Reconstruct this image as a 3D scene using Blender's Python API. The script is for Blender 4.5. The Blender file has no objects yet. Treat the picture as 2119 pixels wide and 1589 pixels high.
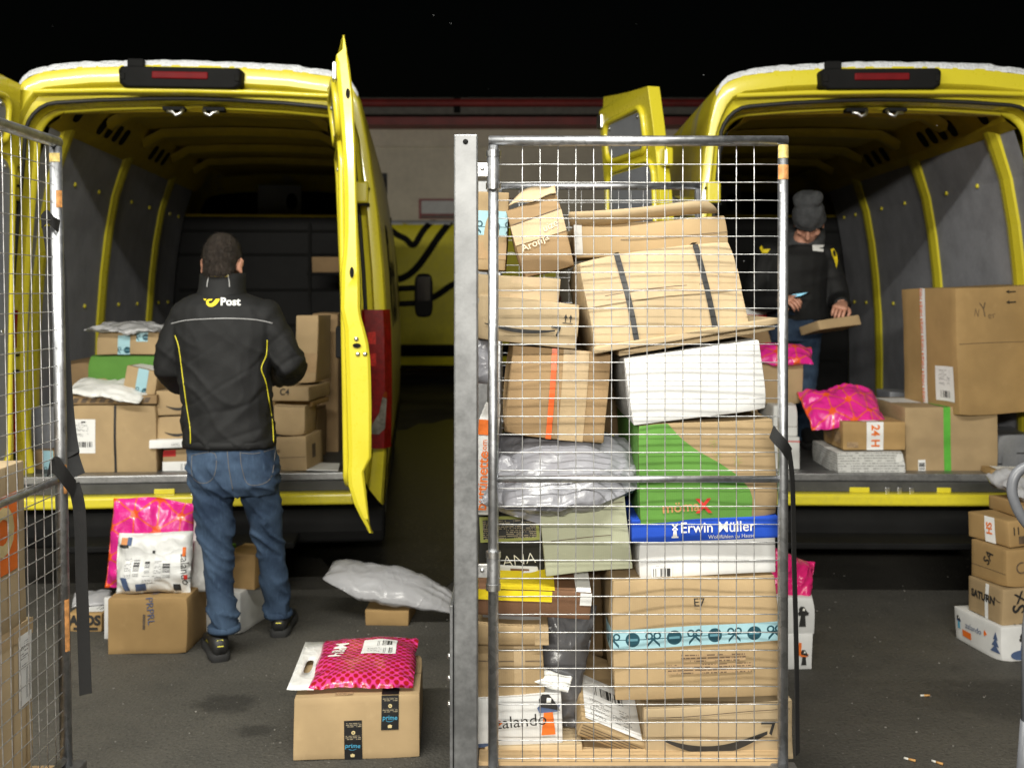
import bpy, bmesh, math, random
from mathutils import Vector, Matrix, Euler, noise
from mathutils.bvhtree import BVHTree
R = math.radians
PI = math.pi
sc = bpy.context.scene
C = sc.collection
F, CX, HY, CH = 2200.0, 1059.5, 600.0, 1.5      # focal length in pixels, principal column, horizon row, eye height

# ---------------------------------------------------------------- camera, night sky, lamps, exposure
cam_d = bpy.data.cameras.new('camera'); cam = bpy.data.objects.new('camera', cam_d); C.objects.link(cam)
cam.location = (0, 0, CH); cam.rotation_euler = (R(90), 0, 0)
cam_d.sensor_width = 36; cam_d.lens = 36 * F / 2119
cam_d.shift_y = -(794.5 - HY) / 2119
cam_d.clip_start = 0.05; cam_d.clip_end = 500
cam_d.dof.use_dof = True; cam_d.dof.focus_distance = 2.85; cam_d.dof.aperture_fstop = 4.0
sc.camera = cam

world = bpy.data.worlds.new('World'); sc.world = world; world.use_nodes = True
wn = world.node_tree.nodes; wl = world.node_tree.links
sky = wn.new('ShaderNodeTexSky'); sky.sky_type = 'NISHITA'; sky.sun_disc = False
sky.sun_elevation = R(2); sky.sun_rotation = R(180)
wn['Background'].inputs['Strength'].default_value = 0.0006
wl.new(sky.outputs[0], wn['Background'].inputs[0])

def lamp(name, loc, rot, size, size_y, power, col=(1, 0.96, 0.86)):
    d = bpy.data.lights.new(name, 'AREA'); d.shape = 'RECTANGLE'; d.size = size; d.size_y = size_y
    d.energy = power; d.color = col
    o = bpy.data.objects.new(name, d); C.objects.link(o); o.location = loc; o.rotation_euler = rot
    return o
# rows of strip lamps under the loading bay roof, above and behind the camera
lamp('bay_strip_lamp', (-1.5, 1.35, 3.9), (R(12), 0, 0), 6.0, 0.05, 385, (1, .98, .90))
lamp('bay_strip_lamp', (-1.3, -6.5, 3.5), (R(60), 0, 0), 4.6, 0.30, 960, (1, .96, .86))

sc.view_settings.view_transform = 'Standard'; sc.view_settings.look = 'None'
sc.view_settings.gamma = 1; sc.view_settings.use_curve_mapping = False
sc.view_settings.exposure = 0.0
sc.cycles.max_bounces = 6; sc.cycles.diffuse_bounces = 3; sc.cycles.glossy_bounces = 3
sc.cycles.use_denoising = True

# ---------------------------------------------------------------- small helpers
def W(px, py, Y):
    return Vector(((px - CX) / F * Y, Y, CH - (py - HY) / F * Y))

def lerp(a, b, t): return a + (b - a) * t
def interp(tab, x):
    if x <= tab[0][0]: return tab[0][1]
    for (x0, y0), (x1, y1) in zip(tab, tab[1:]):
        if x <= x1:
            return lerp(y0, y1, (x - x0) / (x1 - x0)) if x1 > x0 else y1
    return tab[-1][1]

class NT:
    def __init__(s, m): s.t = m.node_tree; s.n = s.t.nodes; s.l = s.t.links
    def put(s, inp, v):
        if v is None: return
        if hasattr(v, 'is_output'): s.l.new(v, inp)
        else: inp.default_value = v
    def node(s, ty, ins=(), **kw):
        n = s.n.new(ty)
        for k, v in kw.items(): setattr(n, k, v)
        for k, v in (ins.items() if isinstance(ins, dict) else enumerate(ins)): s.put(n.inputs[k], v)
        return n
    def m(s, op, a, b=None, c=None):
        n = s.n.new('ShaderNodeMath'); n.operation = op
        s.put(n.inputs[0], a); s.put(n.inputs[1], b); s.put(n.inputs[2], c)
        return n.outputs[0]
    def mix(s, f, a, b):
        n = s.n.new('ShaderNodeMix'); n.data_type = 'RGBA'
        s.put(n.inputs[0], f)
        for i, v in ((6, a), (7, b)):
            s.put(n.inputs[i], v if hasattr(v, 'is_output') else (*v[:3], 1))
        return n.outputs[2]
    def noise(s, vec, scale, detail=3, rough=0.55):
        return s.node('ShaderNodeTexNoise', {'Vector': vec, 'Scale': scale, 'Detail': detail, 'Roughness': rough}).outputs[0]
    def ramp(s, v, a, b):
        n = s.n.new('ShaderNodeMapRange'); n.interpolation_type = 'SMOOTHSTEP'
        s.put(n.inputs[0], v); n.inputs[1].default_value = a; n.inputs[2].default_value = b
        return n.outputs[0]
    def obj(s): return s.n.new('ShaderNodeTexCoord').outputs['Object']
    def uv(s): return s.n.new('ShaderNodeTexCoord').outputs['UV']
    def scale(s, v, k):
        n = s.n.new('ShaderNodeMapping'); s.l.new(v, n.inputs[0]); n.inputs['Scale'].default_value = k
        return n.outputs[0]
    def xyz(s, v):
        n = s.n.new('ShaderNodeSeparateXYZ'); s.l.new(v, n.inputs[0]); return n.outputs
    def bump(s, h, strength, dist, bsdf):
        n = s.node('ShaderNodeBump', {'Strength': strength, 'Distance': dist, 'Height': h}); s.l.new(n.outputs[0], bsdf.inputs['Normal'])

def mk(name, col=(.5, .5, .5), rough=.5, metal=0, coat=0, spec=.5, alpha=1, trans=0, emit=None):
    m = bpy.data.materials.new(name); m.use_nodes = True
    b = m.node_tree.nodes['Principled BSDF']; i = b.inputs
    i['Base Color'].default_value = (*col, 1); i['Roughness'].default_value = rough; i['Metallic'].default_value = metal
    i['Coat Weight'].default_value = coat; i['Coat Roughness'].default_value = .08; i['Specular IOR Level'].default_value = spec
    i['Transmission Weight'].default_value = trans; i['Alpha'].default_value = alpha
    return m, NT(m), b

def plain(name, col, rough=.5, metal=0, var=.15, scale=8, coat=0, bump=0, bscale=60, spec=.5, rvar=.1, dist=.002):
    """a surface with broad tonal wear, fine grain, uneven gloss and optional relief"""
    m, t, b = mk(name, col, rough, metal, coat, spec)
    o = t.obj(); n1 = t.noise(o, scale, 4); n2 = t.noise(o, scale * 9, 3)
    f = t.ramp(t.m('ADD', t.m('MULTIPLY', n1, .7), t.m('MULTIPLY', n2, .3)), .3, .7)
    t.l.new(t.mix(f, [c * (1 - var) for c in col], [min(1, c * (1 + var)) for c in col]), b.inputs['Base Color'])
    t.l.new(t.m('ADD', rough - rvar, t.m('MULTIPLY', n2, 2 * rvar)), b.inputs['Roughness'])
    if bump: t.bump(t.noise(o, bscale, 4), bump, dist, b)
    return m

def card(name, col, flute=190):
    m, t, b = mk(name, col, .8, spec=.25)
    o = t.obj(); inf = t.n.new('ShaderNodeObjectInfo').outputs['Random']
    off = t.node('ShaderNodeVectorMath', {0: o}, operation='ADD'); 
    cmb = t.node('ShaderNodeCombineXYZ', [t.m('MULTIPLY', inf, 37.), t.m('MULTIPLY', inf, 11.), t.m('MULTIPLY', inf, 5.)])
    t.l.new(cmb.outputs[0], off.inputs[1]); o2 = off.outputs[0]
    big = t.noise(o2, 5, 3); fib = t.noise(t.scale(o2, (40, 40, 400)), 1, 3, .7); scuff = t.noise(t.scale(o2, (17, 17, 15)), 1, 5, .65)
    c1 = t.mix(t.ramp(big, .25, .75), [c * .86 for c in col], [c * 1.1 for c in col])
    c2 = t.mix(t.m('MULTIPLY', t.ramp(fib, .4, .75), .06), c1, [c * .6 for c in col])
    c3 = t.mix(t.m('MULTIPLY', t.ramp(scuff, .56, .8), .25), c2, [min(1, c * 1.35 + .03) for c in col])
    hv = t.m('ADD', .88, t.m('MULTIPLY', inf, .24))
    hs = t.node('ShaderNodeHueSaturation', {'Value': hv, 'Color': c3}); t.l.new(hs.outputs[0], b.inputs['Base Color'])
    x = t.xyz(o)
    fl = t.m('SINE', t.m('MULTIPLY', t.m('ADD', x[0], x[1]), flute * 6.28))
    h = t.m('ADD', t.m('MULTIPLY', fl, .10), t.m('ADD', t.m('MULTIPLY', fib, .08), t.m('MULTIPLY', scuff, .8)))
    t.bump(h, .22, .0012, b)
    return m

def link(o, parent=None):
    C.objects.link(o)
    if parent is not None: o.parent = parent
    return o
def meshobj(name, verts, faces, mat, parent=None, smooth=False, uvs=None):
    me = bpy.data.meshes.new(name); me.from_pydata([tuple(v) for v in verts], [], faces); me.update()
    if mat is not None: me.materials.append(mat)
    if smooth: me.polygons.foreach_set('use_smooth', [True] * len(me.polygons))
    if uvs is not None:
        ul = me.uv_layers.new(name='UVMap')
        for lp in me.loops: ul.data[lp.index].uv = uvs[lp.vertex_index]
    return link(bpy.data.objects.new(name, me), parent)
def tag(o, label, cat=None, group=None, kind=None):
    o['label'] = label
    if cat: o['category'] = cat
    if group: o['group'] = group
    if kind: o['kind'] = kind
    return o
def empty(name, loc=(0, 0, 0), rz=0):
    o = bpy.data.objects.new(name, None); o.empty_display_size = .1; C.objects.link(o)
    o.location = loc; o.rotation_euler = (0, 0, rz); return o
def copy_tree(o, parent=None, skip=()):
    c = o.copy(); C.objects.link(c); c.parent = parent
    for ch in list(o.children):
        if ch.name.split('.')[0] not in skip: copy_tree(ch, c, skip)
    return c
def bevel(o, w, seg=2, angle=35):
    m = o.modifiers.new('Bevel', 'BEVEL'); m.width = w; m.segments = seg; m.limit_method = 'ANGLE'; m.angle_limit = R(angle); return o

class MB:
    """collects verts and faces for one mesh"""
    def __init__(s): s.v = []; s.f = []
    def add(s, v, f):
        k = len(s.v); s.v += [Vector(p) for p in v]; s.f += [[i + k for i in q] for q in f]; return s
    def box(s, x0, x1, y0, y1, z0, z1):
        v = [(x, y, z) for x in (x0, x1) for y in (y0, y1) for z in (z0, z1)]
        return s.add(v, [[0, 1, 3, 2], [4, 6, 7, 5], [0, 4, 5, 1], [2, 3, 7, 6], [0, 2, 6, 4], [1, 5, 7, 3]])
    def grid(s, rows, close=False, flip=False):
        n, m = len(rows), len(rows[0]); f = []
        for i in range(n - 1):
            for j in range(m if close else m - 1):
                q = [i * m + j, i * m + (j + 1) % m, (i + 1) * m + (j + 1) % m, (i + 1) * m + j]
                f.append(q[::-1] if flip else q)
        return s.add([p for r in rows for p in r], f)
    def loft(s, rings):
        n = len(rings[0]); k = len(s.v); s.grid(rings, True)
        s.f.append([k + i for i in range(n)][::-1]); s.f.append([k + (len(rings) - 1) * n + i for i in range(n)]); return s
    def tube(s, pts, r, n=8, closed=False):
        pts = [Vector(p) for p in pts]; rs = r if isinstance(r, (list, tuple)) else [r] * len(pts); rings = []; up = None
        for i, p in enumerate(pts):
            a = pts[i - 1] if (i or closed) else p; b = pts[(i + 1) % len(pts)] if (i < len(pts) - 1 or closed) else p
            d = (b - a).normalized()
            if up is None: up = Vector((0, 0, 1)) if abs(d.z) < .9 else Vector((0, 1, 0))
            x = d.cross(up).normalized(); up = x.cross(d).normalized()
            rings.append([p + (x * math.cos(2 * PI * k / n) + up * math.sin(2 * PI * k / n)) * rs[i] for k in range(n)])
        if closed: return s.grid(rings + [rings[0]], True)
        return s.loft(rings)
    def ell(s, c, rx, ry, rz, rot=None, nu=12, nv=16):
        rings = []; c = Vector(c)
        for i in range(1, nu):
            a = PI * i / nu - PI / 2
            ring = []
            for k in range(nv):
                t = 2 * PI * k / nv; p = Vector((rx * math.cos(a) * math.cos(t), ry * math.cos(a) * math.sin(t), rz * math.sin(a)))
                ring.append(c + (rot @ p if rot else p))
            rings.append(ring)
        return s.loft(rings)
    def obj(s, name, mat, parent=None, smooth=False): return meshobj(name, s.v, s.f, mat, parent, smooth)

def shade_auto(o, angle=40):
    me = o.data
    me.polygons.foreach_set('use_smooth', [True] * len(me.polygons)); me.set_sharp_from_angle(angle=R(angle)); return o

_txt = {}
def text_geo(s, size, bold=0, align='CENTER'):
    key = (s, bold, align)
    if key not in _txt:
        cu = bpy.data.curves.new('t', 'FONT'); cu.body = s; cu.size = 1; cu.align_x = align; cu.align_y = 'CENTER'; cu.offset = bold; cu.resolution_u = 3
        o = bpy.data.objects.new('t', cu); C.objects.link(o)
        dg = bpy.context.evaluated_depsgraph_get(); me = bpy.data.meshes.new_from_object(o.evaluated_get(dg))
        _txt[key] = ([tuple(v.co) for v in me.vertices], [list(p.vertices) for p in me.polygons])
        bpy.data.objects.remove(o); bpy.data.curves.remove(cu); bpy.data.meshes.remove(me)
    v, f = _txt[key]
    return [(x * size, y * size) for x, y, z in v], [list(q) for q in f]
def text_width(s, bold=0):
    v, _ = text_geo(s, 1, bold); xs = [p[0] for p in v]; return max(xs) - min(xs)
# ---------------------------------------------------------------- materials
M = {}
M['kraft'] = card('kraft_board', (.385, .276, .15))
M['kraft_light'] = card('kraft_board_light', (.45, .345, .21))
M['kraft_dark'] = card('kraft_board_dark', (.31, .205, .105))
M['kraft_orange'] = card('kraft_board_orange', (.35, .225, .095))
M['kraft_in'] = card('kraft_board_inside', (.45, .33, .20))
M['white_board'] = card('white_board', (.74, .74, .73))
M['white_board2'] = card('white_board_recycled', (.60, .60, .58))
M['green_board'] = card('green_printed_board', (.10, .245, .045))
M['sage_board'] = card('sage_board', (.40, .41, .29))
M['blue_board'] = card('blue_printed_board', (.016, .075, .50))
M['yellow_board'] = card('yellow_printed_board', (.78, .60, .02))
M['brown_board'] = card('brown_printed_board', (.17, .088, .048))
M['red_board'] = card('red_printed_board', (.45, .03, .03))
M['black_board'] = card('black_board', (.022, .022, .02))
M['pine'] = card('raw_pine_board', (.50, .35, .19), 60)
M['tape'] = plain('clear_brown_tape', (.36, .235, .115), .42, var=.12, scale=20, bump=.25, bscale=40)
M['tape_clear'] = plain('clear_tape', (.44, .32, .18), .48, var=.1, scale=20, bump=.2, bscale=40)
M['tape_grey'] = plain('grey_tape', (.45, .44, .42), .3, var=.1)
M['green_tape'] = plain('green_tape', (.10, .40, .05), .35)
M['strap_black'] = plain('black_plastic_strap', (.010, .010, .0105), .42, bump=.3, bscale=300)
M['orange_strap'] = plain('orange_strap', (.75, .12, .02), .4)
M['label'] = plain('label_paper', (.78, .78, .77), .5, var=.05, scale=20, bump=.1, bscale=30)
M['paper'] = plain('paper', (.76, .76, .75), .6, var=.06, bump=.2, bscale=20)
M['ink'] = plain('black_ink', (.018, .017, .016), .6, var=.3, scale=60)
M['ink_soft'] = plain('faded_ink', (.10, .07, .045), .7, var=.3, scale=60)
M['ink_white'] = plain('white_ink', (.78, .77, .72), .6, var=.1)
M['ink_tan'] = plain('tan_ink', (.50, .24, .10), .7, var=.1)
M['ink_pale'] = plain('pale_ink', (.62, .52, .38), .7, var=.1)
M['ink_orange'] = plain('orange_ink', (.75, .16, .015), .6, var=.1)
M['ink_red'] = plain('red_ink', (.55, .03, .02), .6, var=.15)
M['ink_blue'] = plain('light_blue_ink', (.06, .32, .50), .6, var=.1)
M['ink_teal'] = plain('teal_ink', (.015, .09, .13), .6, var=.1)
M['ink_navy'] = plain('navy_ink', (.07, .11, .22), .6, var=.15)
M['ink_green'] = plain('pale_green_ink', (.28, .30, .08), .7, var=.1)
M['ink_cream'] = plain('cream_ink', (.62, .50, .25), .7, var=.1)
M['skin_print'] = plain('orange_print_face', (.62, .25, .08), .6, var=.1)

def barcode(vertical=False):
    m, t, b = mk('barcode_print_' + ('v' if vertical else 'h'), rough=.55)
    x = t.xyz(t.uv())[1 if vertical else 0]
    n = t.node('ShaderNodeTexWhiteNoise', {'W': t.m('FLOOR', t.m('MULTIPLY', x, 520.))}, noise_dimensions='1D')
    t.l.new(t.mix(t.m('GREATER_THAN', n.outputs[0], .48), (.03, .03, .03), (.74, .74, .73)), b.inputs['Base Color']); return m
def smallprint(name, bg, fg, pitch=180., dens=.45):
    """rows of print too small to read"""
    m, t, b = mk(name, rough=.6); p = t.xyz(t.uv())
    row = t.m('FLOOR', t.m('MULTIPLY', p[1], pitch)); fr = t.m('FRACT', t.m('MULTIPLY', p[1], pitch))
    n = t.node('ShaderNodeTexWhiteNoise', {'Vector': t.node('ShaderNodeCombineXYZ', [t.m('FLOOR', t.m('MULTIPLY', p[0], 420.)), row]).outputs[0]}, noise_dimensions='2D').outputs[0]
    n2 = t.node('ShaderNodeTexWhiteNoise', {'Vector': t.node('ShaderNodeCombineXYZ', [t.m('FLOOR', t.m('MULTIPLY', p[0], 45.)), t.m('ADD', row, 50.)]).outputs[0]}, noise_dimensions='2D').outputs[0]
    k = t.m('MULTIPLY', t.m('LESS_THAN', fr, .45), t.m('MULTIPLY', t.m('LESS_THAN', n, .7), t.m('LESS_THAN', n2, dens)))
    t.l.new(t.mix(k, bg, fg), b.inputs['Base Color']); return m
M['bar_h'] = barcode(False); M['bar_v'] = barcode(True)
M['print_label'] = smallprint('label_small_print', (.76, .76, .75), (.12, .12, .12))
M['print_kraft'] = smallprint('kraft_small_print', (.40, .27, .145), (.13, .085, .05), 130., .75)
M['print_white'] = smallprint('newsprint_pattern', (.56, .56, .54), (.26, .26, .25), 75., .8)
M['print_tape'] = smallprint('black_tape_small_print', (.016, .016, .017), (.30, .25, .16), 190., .8)

def bow_tape():
    m, t, b = mk('gift_bow_tape', rough=.3); p = t.xyz(t.uv()); S = .052
    def cell(shift): return t.m('MULTIPLY', t.m('SUBTRACT', t.m('FRACT', t.m('ADD', t.m('DIVIDE', p[0], 2 * S), shift)), .5), 2 * S)
    y = t.m('SUBTRACT', p[1], .024); ay = t.m('ABSOLUTE', y)
    xa = cell(0.); d = t.m('SQRT', t.m('ADD', t.m('MULTIPLY', xa, xa), t.m('MULTIPLY', y, y)))
    circ = t.m('LESS_THAN', d, .0185)
    txt = t.m('MULTIPLY', t.m('LESS_THAN', ay, .003), t.m('LESS_THAN', t.m('ABSOLUTE', xa), .013))
    xb = cell(.5); ab = t.m('ABSOLUTE', xb)
    # bow: two loops above, two tails below, as rings and wedges
    def ring(cx, cy, r, w):
        dx = t.m('SUBTRACT', ab, cx); dy = t.m('SUBTRACT', y, cy)
        q = t.m('SQRT', t.m('ADD', t.m('MULTIPLY', dx, dx), t.m('MULTIPLY', dy, dy)))
        return t.m('LESS_THAN', t.m('ABSOLUTE', t.m('SUBTRACT', q, r)), w)
    l1 = ring(.010, .008, .0075, .0022)
    tail = t.m('MULTIPLY', t.m('LESS_THAN', t.m('ABSOLUTE', t.m('ADD', y, t.m('MULTIPLY', ab, 1.1))), .004), t.m('LESS_THAN', ab, .016))
    knot = t.m('LESS_THAN', t.m('MAXIMUM', ab, ay), .0035)
    line = t.m('LESS_THAN', ay, .0011)
    k = t.m('MAXIMUM', t.m('MAXIMUM', circ, l1), t.m('MAXIMUM', tail, t.m('MAXIMUM', knot, line)))
    c = t.mix(k, (.32, .52, .58), (.012, .06, .085)); c = t.mix(txt, c, (.10, .24, .30))
    t.l.new(c, b.inputs['Base Color']); return m
M['bow_tape'] = bow_tape()

def plastic(name, col, rough=.27, var=.08, bump=.22):
    m, t, b = mk(name, col, rough, spec=.5); o = t.obj()
    n = t.noise(o, 14, 5, .6); t.l.new(t.mix(n, [c * (1 - var) for c in col], [min(1, c * (1 + var)) for c in col]), b.inputs['Base Color'])
    cr = None
    for k, sc_ in enumerate(((4, 9, 7), (11, 5, 8))):
        q = t.m('ABSOLUTE', t.m('SUBTRACT', t.noise(t.scale(o, sc_), 1, 2, .5), .5)); q = t.m('POWER', t.m('SUBTRACT', 1., t.m('MINIMUM', t.m('MULTIPLY', q, 9.), 1.)), 3.); cr = q if cr is None else t.m('ADD', cr, q)
    t.bump(t.m('ADD', n, t.m('MULTIPLY', cr, .35)), bump * 1.3, .012, b); return m
M['poly_grey'] = plastic('grey_mailing_bag', (.25, .25, .275))
M['poly_pale'] = plastic('pale_mailing_bag', (.36, .36, .375))
M['poly_white'] = plastic('white_mailing_bag', (.74, .74, .72), .36)
M['poly_dark'] = plastic('dark_mailing_bag', (.13, .13, .14))
M['poly_silver'] = plastic('bubble_mailing_bag', (.42, .42, .43), .3, bump=.8)

def dots_bag():
    m, t, b = mk('pink_dotted_plastic', rough=.22, coat=.3); p = t.xyz(t.uv()); S = .030
    def d(sh):
        x = t.m('SUBTRACT', t.m('FRACT', t.m('ADD', t.m('DIVIDE', p[0], S), sh)), .5); y = t.m('SUBTRACT', t.m('FRACT', t.m('ADD', t.m('DIVIDE', p[1], S), sh)), .5)
        return t.m('SQRT', t.m('ADD', t.m('MULTIPLY', x, x), t.m('MULTIPLY', y, y)))
    q = t.m('MINIMUM', d(0.), d(.5))
    c = t.mix(t.ramp(q, .285, .245), (.66, .045, .23), (.33, .010, .010)); c = t.mix(t.m('MULTIPLY', t.m('LESS_THAN', t.m('ABSOLUTE', t.m('SUBTRACT', q, .30)), .03), .5), c, (.30, .01, .06))
    t.l.new(c, b.inputs['Base Color']); o = t.obj(); t.bump(t.m('ADD', t.noise(o, 18, 5, .6), t.m('MULTIPLY', t.noise(o, 60, 4), .4)), .5, .012, b); return m
M['pink_dots'] = dots_bag()
def star_bag():
    m, t, b = mk('pink_line_plastic', rough=.2, coat=.4); p = t.xyz(t.uv()); S = .105; k = None
    for a in (0, 60, 120):
        q = t.m('ADD', t.m('MULTIPLY', p[0], math.cos(R(a)) / S), t.m('MULTIPLY', p[1], math.sin(R(a)) / S))
        l = t.m('LESS_THAN', t.m('ABSOLUTE', t.m('SUBTRACT', t.m('FRACT', t.m('ADD', q, .5)), .5)), .035); k = l if k is None else t.m('MAXIMUM', k, l)
    s = None
    for a in (30, 90, 150):
        q = t.m('ADD', t.m('MULTIPLY', p[0], math.cos(R(a - 30)) / S), t.m('MULTIPLY', p[1], math.sin(R(a - 30)) / S))
        l = t.m('ABSOLUTE', t.m('SUBTRACT', t.m('FRACT', t.m('ADD', q, .5)), .5)); s = l if s is None else t.m('ADD', s, l)
    c = t.mix(k, (.72, .025, .27), (.75, .10, .05)); c = t.mix(t.ramp(s, .42, .26), c, (.78, .10, .02))
    t.l.new(c, b.inputs['Base Color']); o = t.obj(); t.bump(t.m('ADD', t.noise(o, 16, 5, .6), t.m('MULTIPLY', t.noise(o, 55, 4), .4)), .55, .014, b); return m
M['pink_lines'] = star_bag()
M['pink_plain'] = plastic('pink_plastic', (.66, .02, .16), .22, bump=.6)

# metal and vehicle surfaces
def vanpaint():
    m, t, b = mk('yellow_van_paint', (.70, .60, .03), .26, coat=.5); o = t.obj()
    n = t.noise(o, 2.2, 5, .65); d = t.noise(o, 30, 4, .7); z = t.xyz(o)[2]
    low = t.ramp(t.m('ADD', z, t.m('MULTIPLY', n, .9)), 1.15, .55)
    c = t.mix(t.m('MULTIPLY', t.ramp(n, .35, .8), .25), (.70, .605, .034), (.60, .50, .04))
    c = t.mix(t.m('MULTIPLY', low, t.m('MULTIPLY', t.ramp(d, .4, .75), .55)), c, (.22, .18, .07))
    t.l.new(c, b.inputs['Base Color']); t.l.new(t.m('ADD', .2, t.m('MULTIPLY', d, .18)), b.inputs['Roughness']); return m
M['yellow'] = vanpaint()
M['yellow_far'] = plain('yellow_paint_far', (.80, .70, .02), .55, var=.12, scale=1.5)
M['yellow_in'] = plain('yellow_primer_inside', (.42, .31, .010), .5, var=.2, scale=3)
def sidepaint():
    m, t, b = mk('salt_stained_yellow', (.70, .60, .03), .35); o = t.obj()
    n = t.noise(t.scale(o, (3, 3, 1.2)), 1, 6, .7); d = t.noise(o, 14, 5, .7)
    k = t.m('MULTIPLY', t.ramp(n, .47, .66), t.m('ADD', .35, t.m('MULTIPLY', d, .7)))
    t.l.new(t.mix(k, (.68, .57, .03), (.40, .38, .30)), b.inputs['Base Color']); return m
M['yellow_side'] = sidepaint()
M['grey_panel'] = plain('grey_lining_panel', (.34, .345, .375), .6, var=.16, scale=5, bump=.15, bscale=180)
M['grey_door'] = plain('grey_door_panel', (.20, .21, .235), .55, var=.1, scale=5)
M['black_plastic'] = plain('black_plastic', (.007, .007, .007), .75, var=.2, bump=.2, bscale=300, spec=.15)
M['black_rubber'] = plain('black_rubber', (.012, .012, .012), .6)
M['cargo_floor'] = plain('cargo_floor', (.05, .05, .048), .6, var=.3, bump=.2, bscale=200)
M['bulkhead'] = plain('dark_bulkhead', (.008, .008, .008), .6, var=.2, spec=.15)
M['chassis'] = plain('dark_underbody', (.008, .008, .0075), .85, spec=.2)
M['steel'] = plain('bright_steel', (.62, .62, .62), .34, 1.0, var=.1, scale=12, bump=.06, bscale=120)
M['dull_steel'] = plain('dull_sill_steel', (.30, .30, .30), .42, .9, var=.25, scale=10, bump=.2, bscale=90)
def galv(name, col=(.62, .63, .65), r=.38):
    m, t, b = mk(name, col, r, 1.0); o = t.obj()
    sp = t.node('ShaderNodeTexVoronoi', {'Vector': o, 'Scale': 70.}).outputs['Color']; n = t.noise(o, 9, 5, .65); s = t.noise(t.scale(o, (60, 60, 3)), 1, 3)
    k = t.m('ADD', t.m('MULTIPLY', t.xyz(sp)[0], .25), t.m('MULTIPLY', n, .75))
    t.l.new(t.mix(t.ramp(k, .25, .75), [c * .66 for c in col], [min(1, c * 1.12) for c in col]), b.inputs['Base Color'])
    t.l.new(t.m('ADD', r - .08, t.m('MULTIPLY', t.m('ADD', n, s), .14)), b.inputs['Roughness']); t.bump(n, .08, .002, b); return m
M['galv'] = galv('galvanised_tube', (.50, .51, .53), .38); M['alu'] = plain('brushed_post', (.19, .193, .197), .48, .65, var=.34, scale=6, bump=.08, bscale=160)
M['wire'] = galv('galvanised_wire', (.60, .60, .60), .5)
M['snow'] = plain('snow', (.82, .84, .87), .7, var=.06, bump=.8, bscale=90, dist=.02)
M['red_lens'] = plain('red_lens', (.17, .003, .003), .25, var=.35, scale=40, coat=.08, spec=.3, bump=.3, bscale=170)
M['brake_lens'] = plain('brake_lens', (.13, .004, .006), .6, var=.2, spec=.15)
M['painted_glint'] = plain('painted_lens_glint', (.5, .02, .015), .2, var=.5, scale=120, coat=.5)  # brighter red that paints highlights onto the tail light
M['clear_lens'] = plain('clear_lens', (.15, .14, .115), .15, var=.4, scale=50, coat=1, bump=.5, bscale=170)
M['amber_lens'] = plain('amber_lens', (.16, .03, .006), .15, coat=.5)
M['glass_dark'] = plain('dark_glass', (.012, .013, .014), .06, coat=1)
M['tyre'] = plain('tyre', (.016, .016, .016), .8)
M['webbing'] = plain('black_webbing', (.010, .010, .0105), .75, var=.2, bump=.6, bscale=420)
M['sticker'] = plain('worn_sticker', (.55, .42, .14), .5, var=.35, scale=60)
M['sticker_orange'] = plain('orange_sticker', (.52, .24, .08), .5, var=.4, scale=70)
# building
M['wall_plaster'] = plain('cream_plaster', (.76, .69, .56), .85, var=.12, scale=1.2, bump=.2, bscale=30)
M['red_fascia'] = plain('dark_red_fascia', (.25, .022, .018), .5, var=.3, scale=2)
M['soffit'] = plain('grey_soffit', (.16, .15, .13), .7, var=.2)
M['shutter'] = plain('pale_shutter', (.6, .6, .6), .5, var=.08)
def asphalt():
    m, t, b = mk('asphalt', rough=.8, spec=.35); o = t.obj()
    big = t.noise(o, .9, 5, .6); mid = t.noise(o, 7, 5, .65); fine = t.noise(o, 75, 4, .75); v = t.node('ShaderNodeTexVoronoi', {'Vector': o, 'Scale': 95.}).outputs['Distance']
    c = t.mix(t.ramp(big, .3, .7), (.050, .0475, .041), (.094, .088, .075))
    c = t.mix(t.m('MULTIPLY', t.ramp(mid, .55, .75), .35), c, (.024, .023, .02))
    c = t.mix(t.m('MULTIPLY', t.ramp(fine, .56, .70), .6), c, (.15, .142, .122)); c = t.mix(t.m('MULTIPLY', t.ramp(fine, .46, .34), .6), c, (.018, .017, .015))
    pos = t.xyz(o)
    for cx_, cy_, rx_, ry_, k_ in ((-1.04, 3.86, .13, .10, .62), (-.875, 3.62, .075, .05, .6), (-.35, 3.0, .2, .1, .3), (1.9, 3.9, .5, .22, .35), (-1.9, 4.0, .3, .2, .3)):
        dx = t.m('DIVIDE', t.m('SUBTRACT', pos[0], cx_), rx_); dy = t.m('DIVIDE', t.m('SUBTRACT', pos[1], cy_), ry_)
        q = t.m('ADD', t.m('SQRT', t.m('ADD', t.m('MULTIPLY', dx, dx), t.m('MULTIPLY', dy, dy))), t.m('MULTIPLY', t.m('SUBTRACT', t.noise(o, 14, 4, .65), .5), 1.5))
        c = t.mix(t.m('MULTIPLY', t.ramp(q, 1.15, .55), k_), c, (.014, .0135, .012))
    speck = t.node('ShaderNodeTexVoronoi', {'Vector': o, 'Scale': 26.}); sd = t.m('LESS_THAN', speck.outputs['Distance'], .085)
    c = t.mix(t.m('MULTIPLY', sd, t.m('GREATER_THAN', t.xyz(speck.outputs['Color'])[0], .72)), c, (.17, .165, .15))
    t.l.new(c, b.inputs['Base Color'])
    t.l.new(t.m('SUBTRACT', .85, t.m('MULTIPLY', t.ramp(big, .35, .7), .25)), b.inputs['Roughness'])
    t.bump(t.m('ADD', t.m('MULTIPLY', fine, .6), t.m('MULTIPLY', v, .8)), .55, .006, b); return m
M['asphalt'] = asphalt()
M['wet'] = plain('wet_patch', (.022, .021, .018), .30, var=.3, scale=5, spec=.5, bump=.25, bscale=70)
M['oil'] = plain('oil_stain', (.016, .015, .013), .6, var=.4, scale=20)
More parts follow.
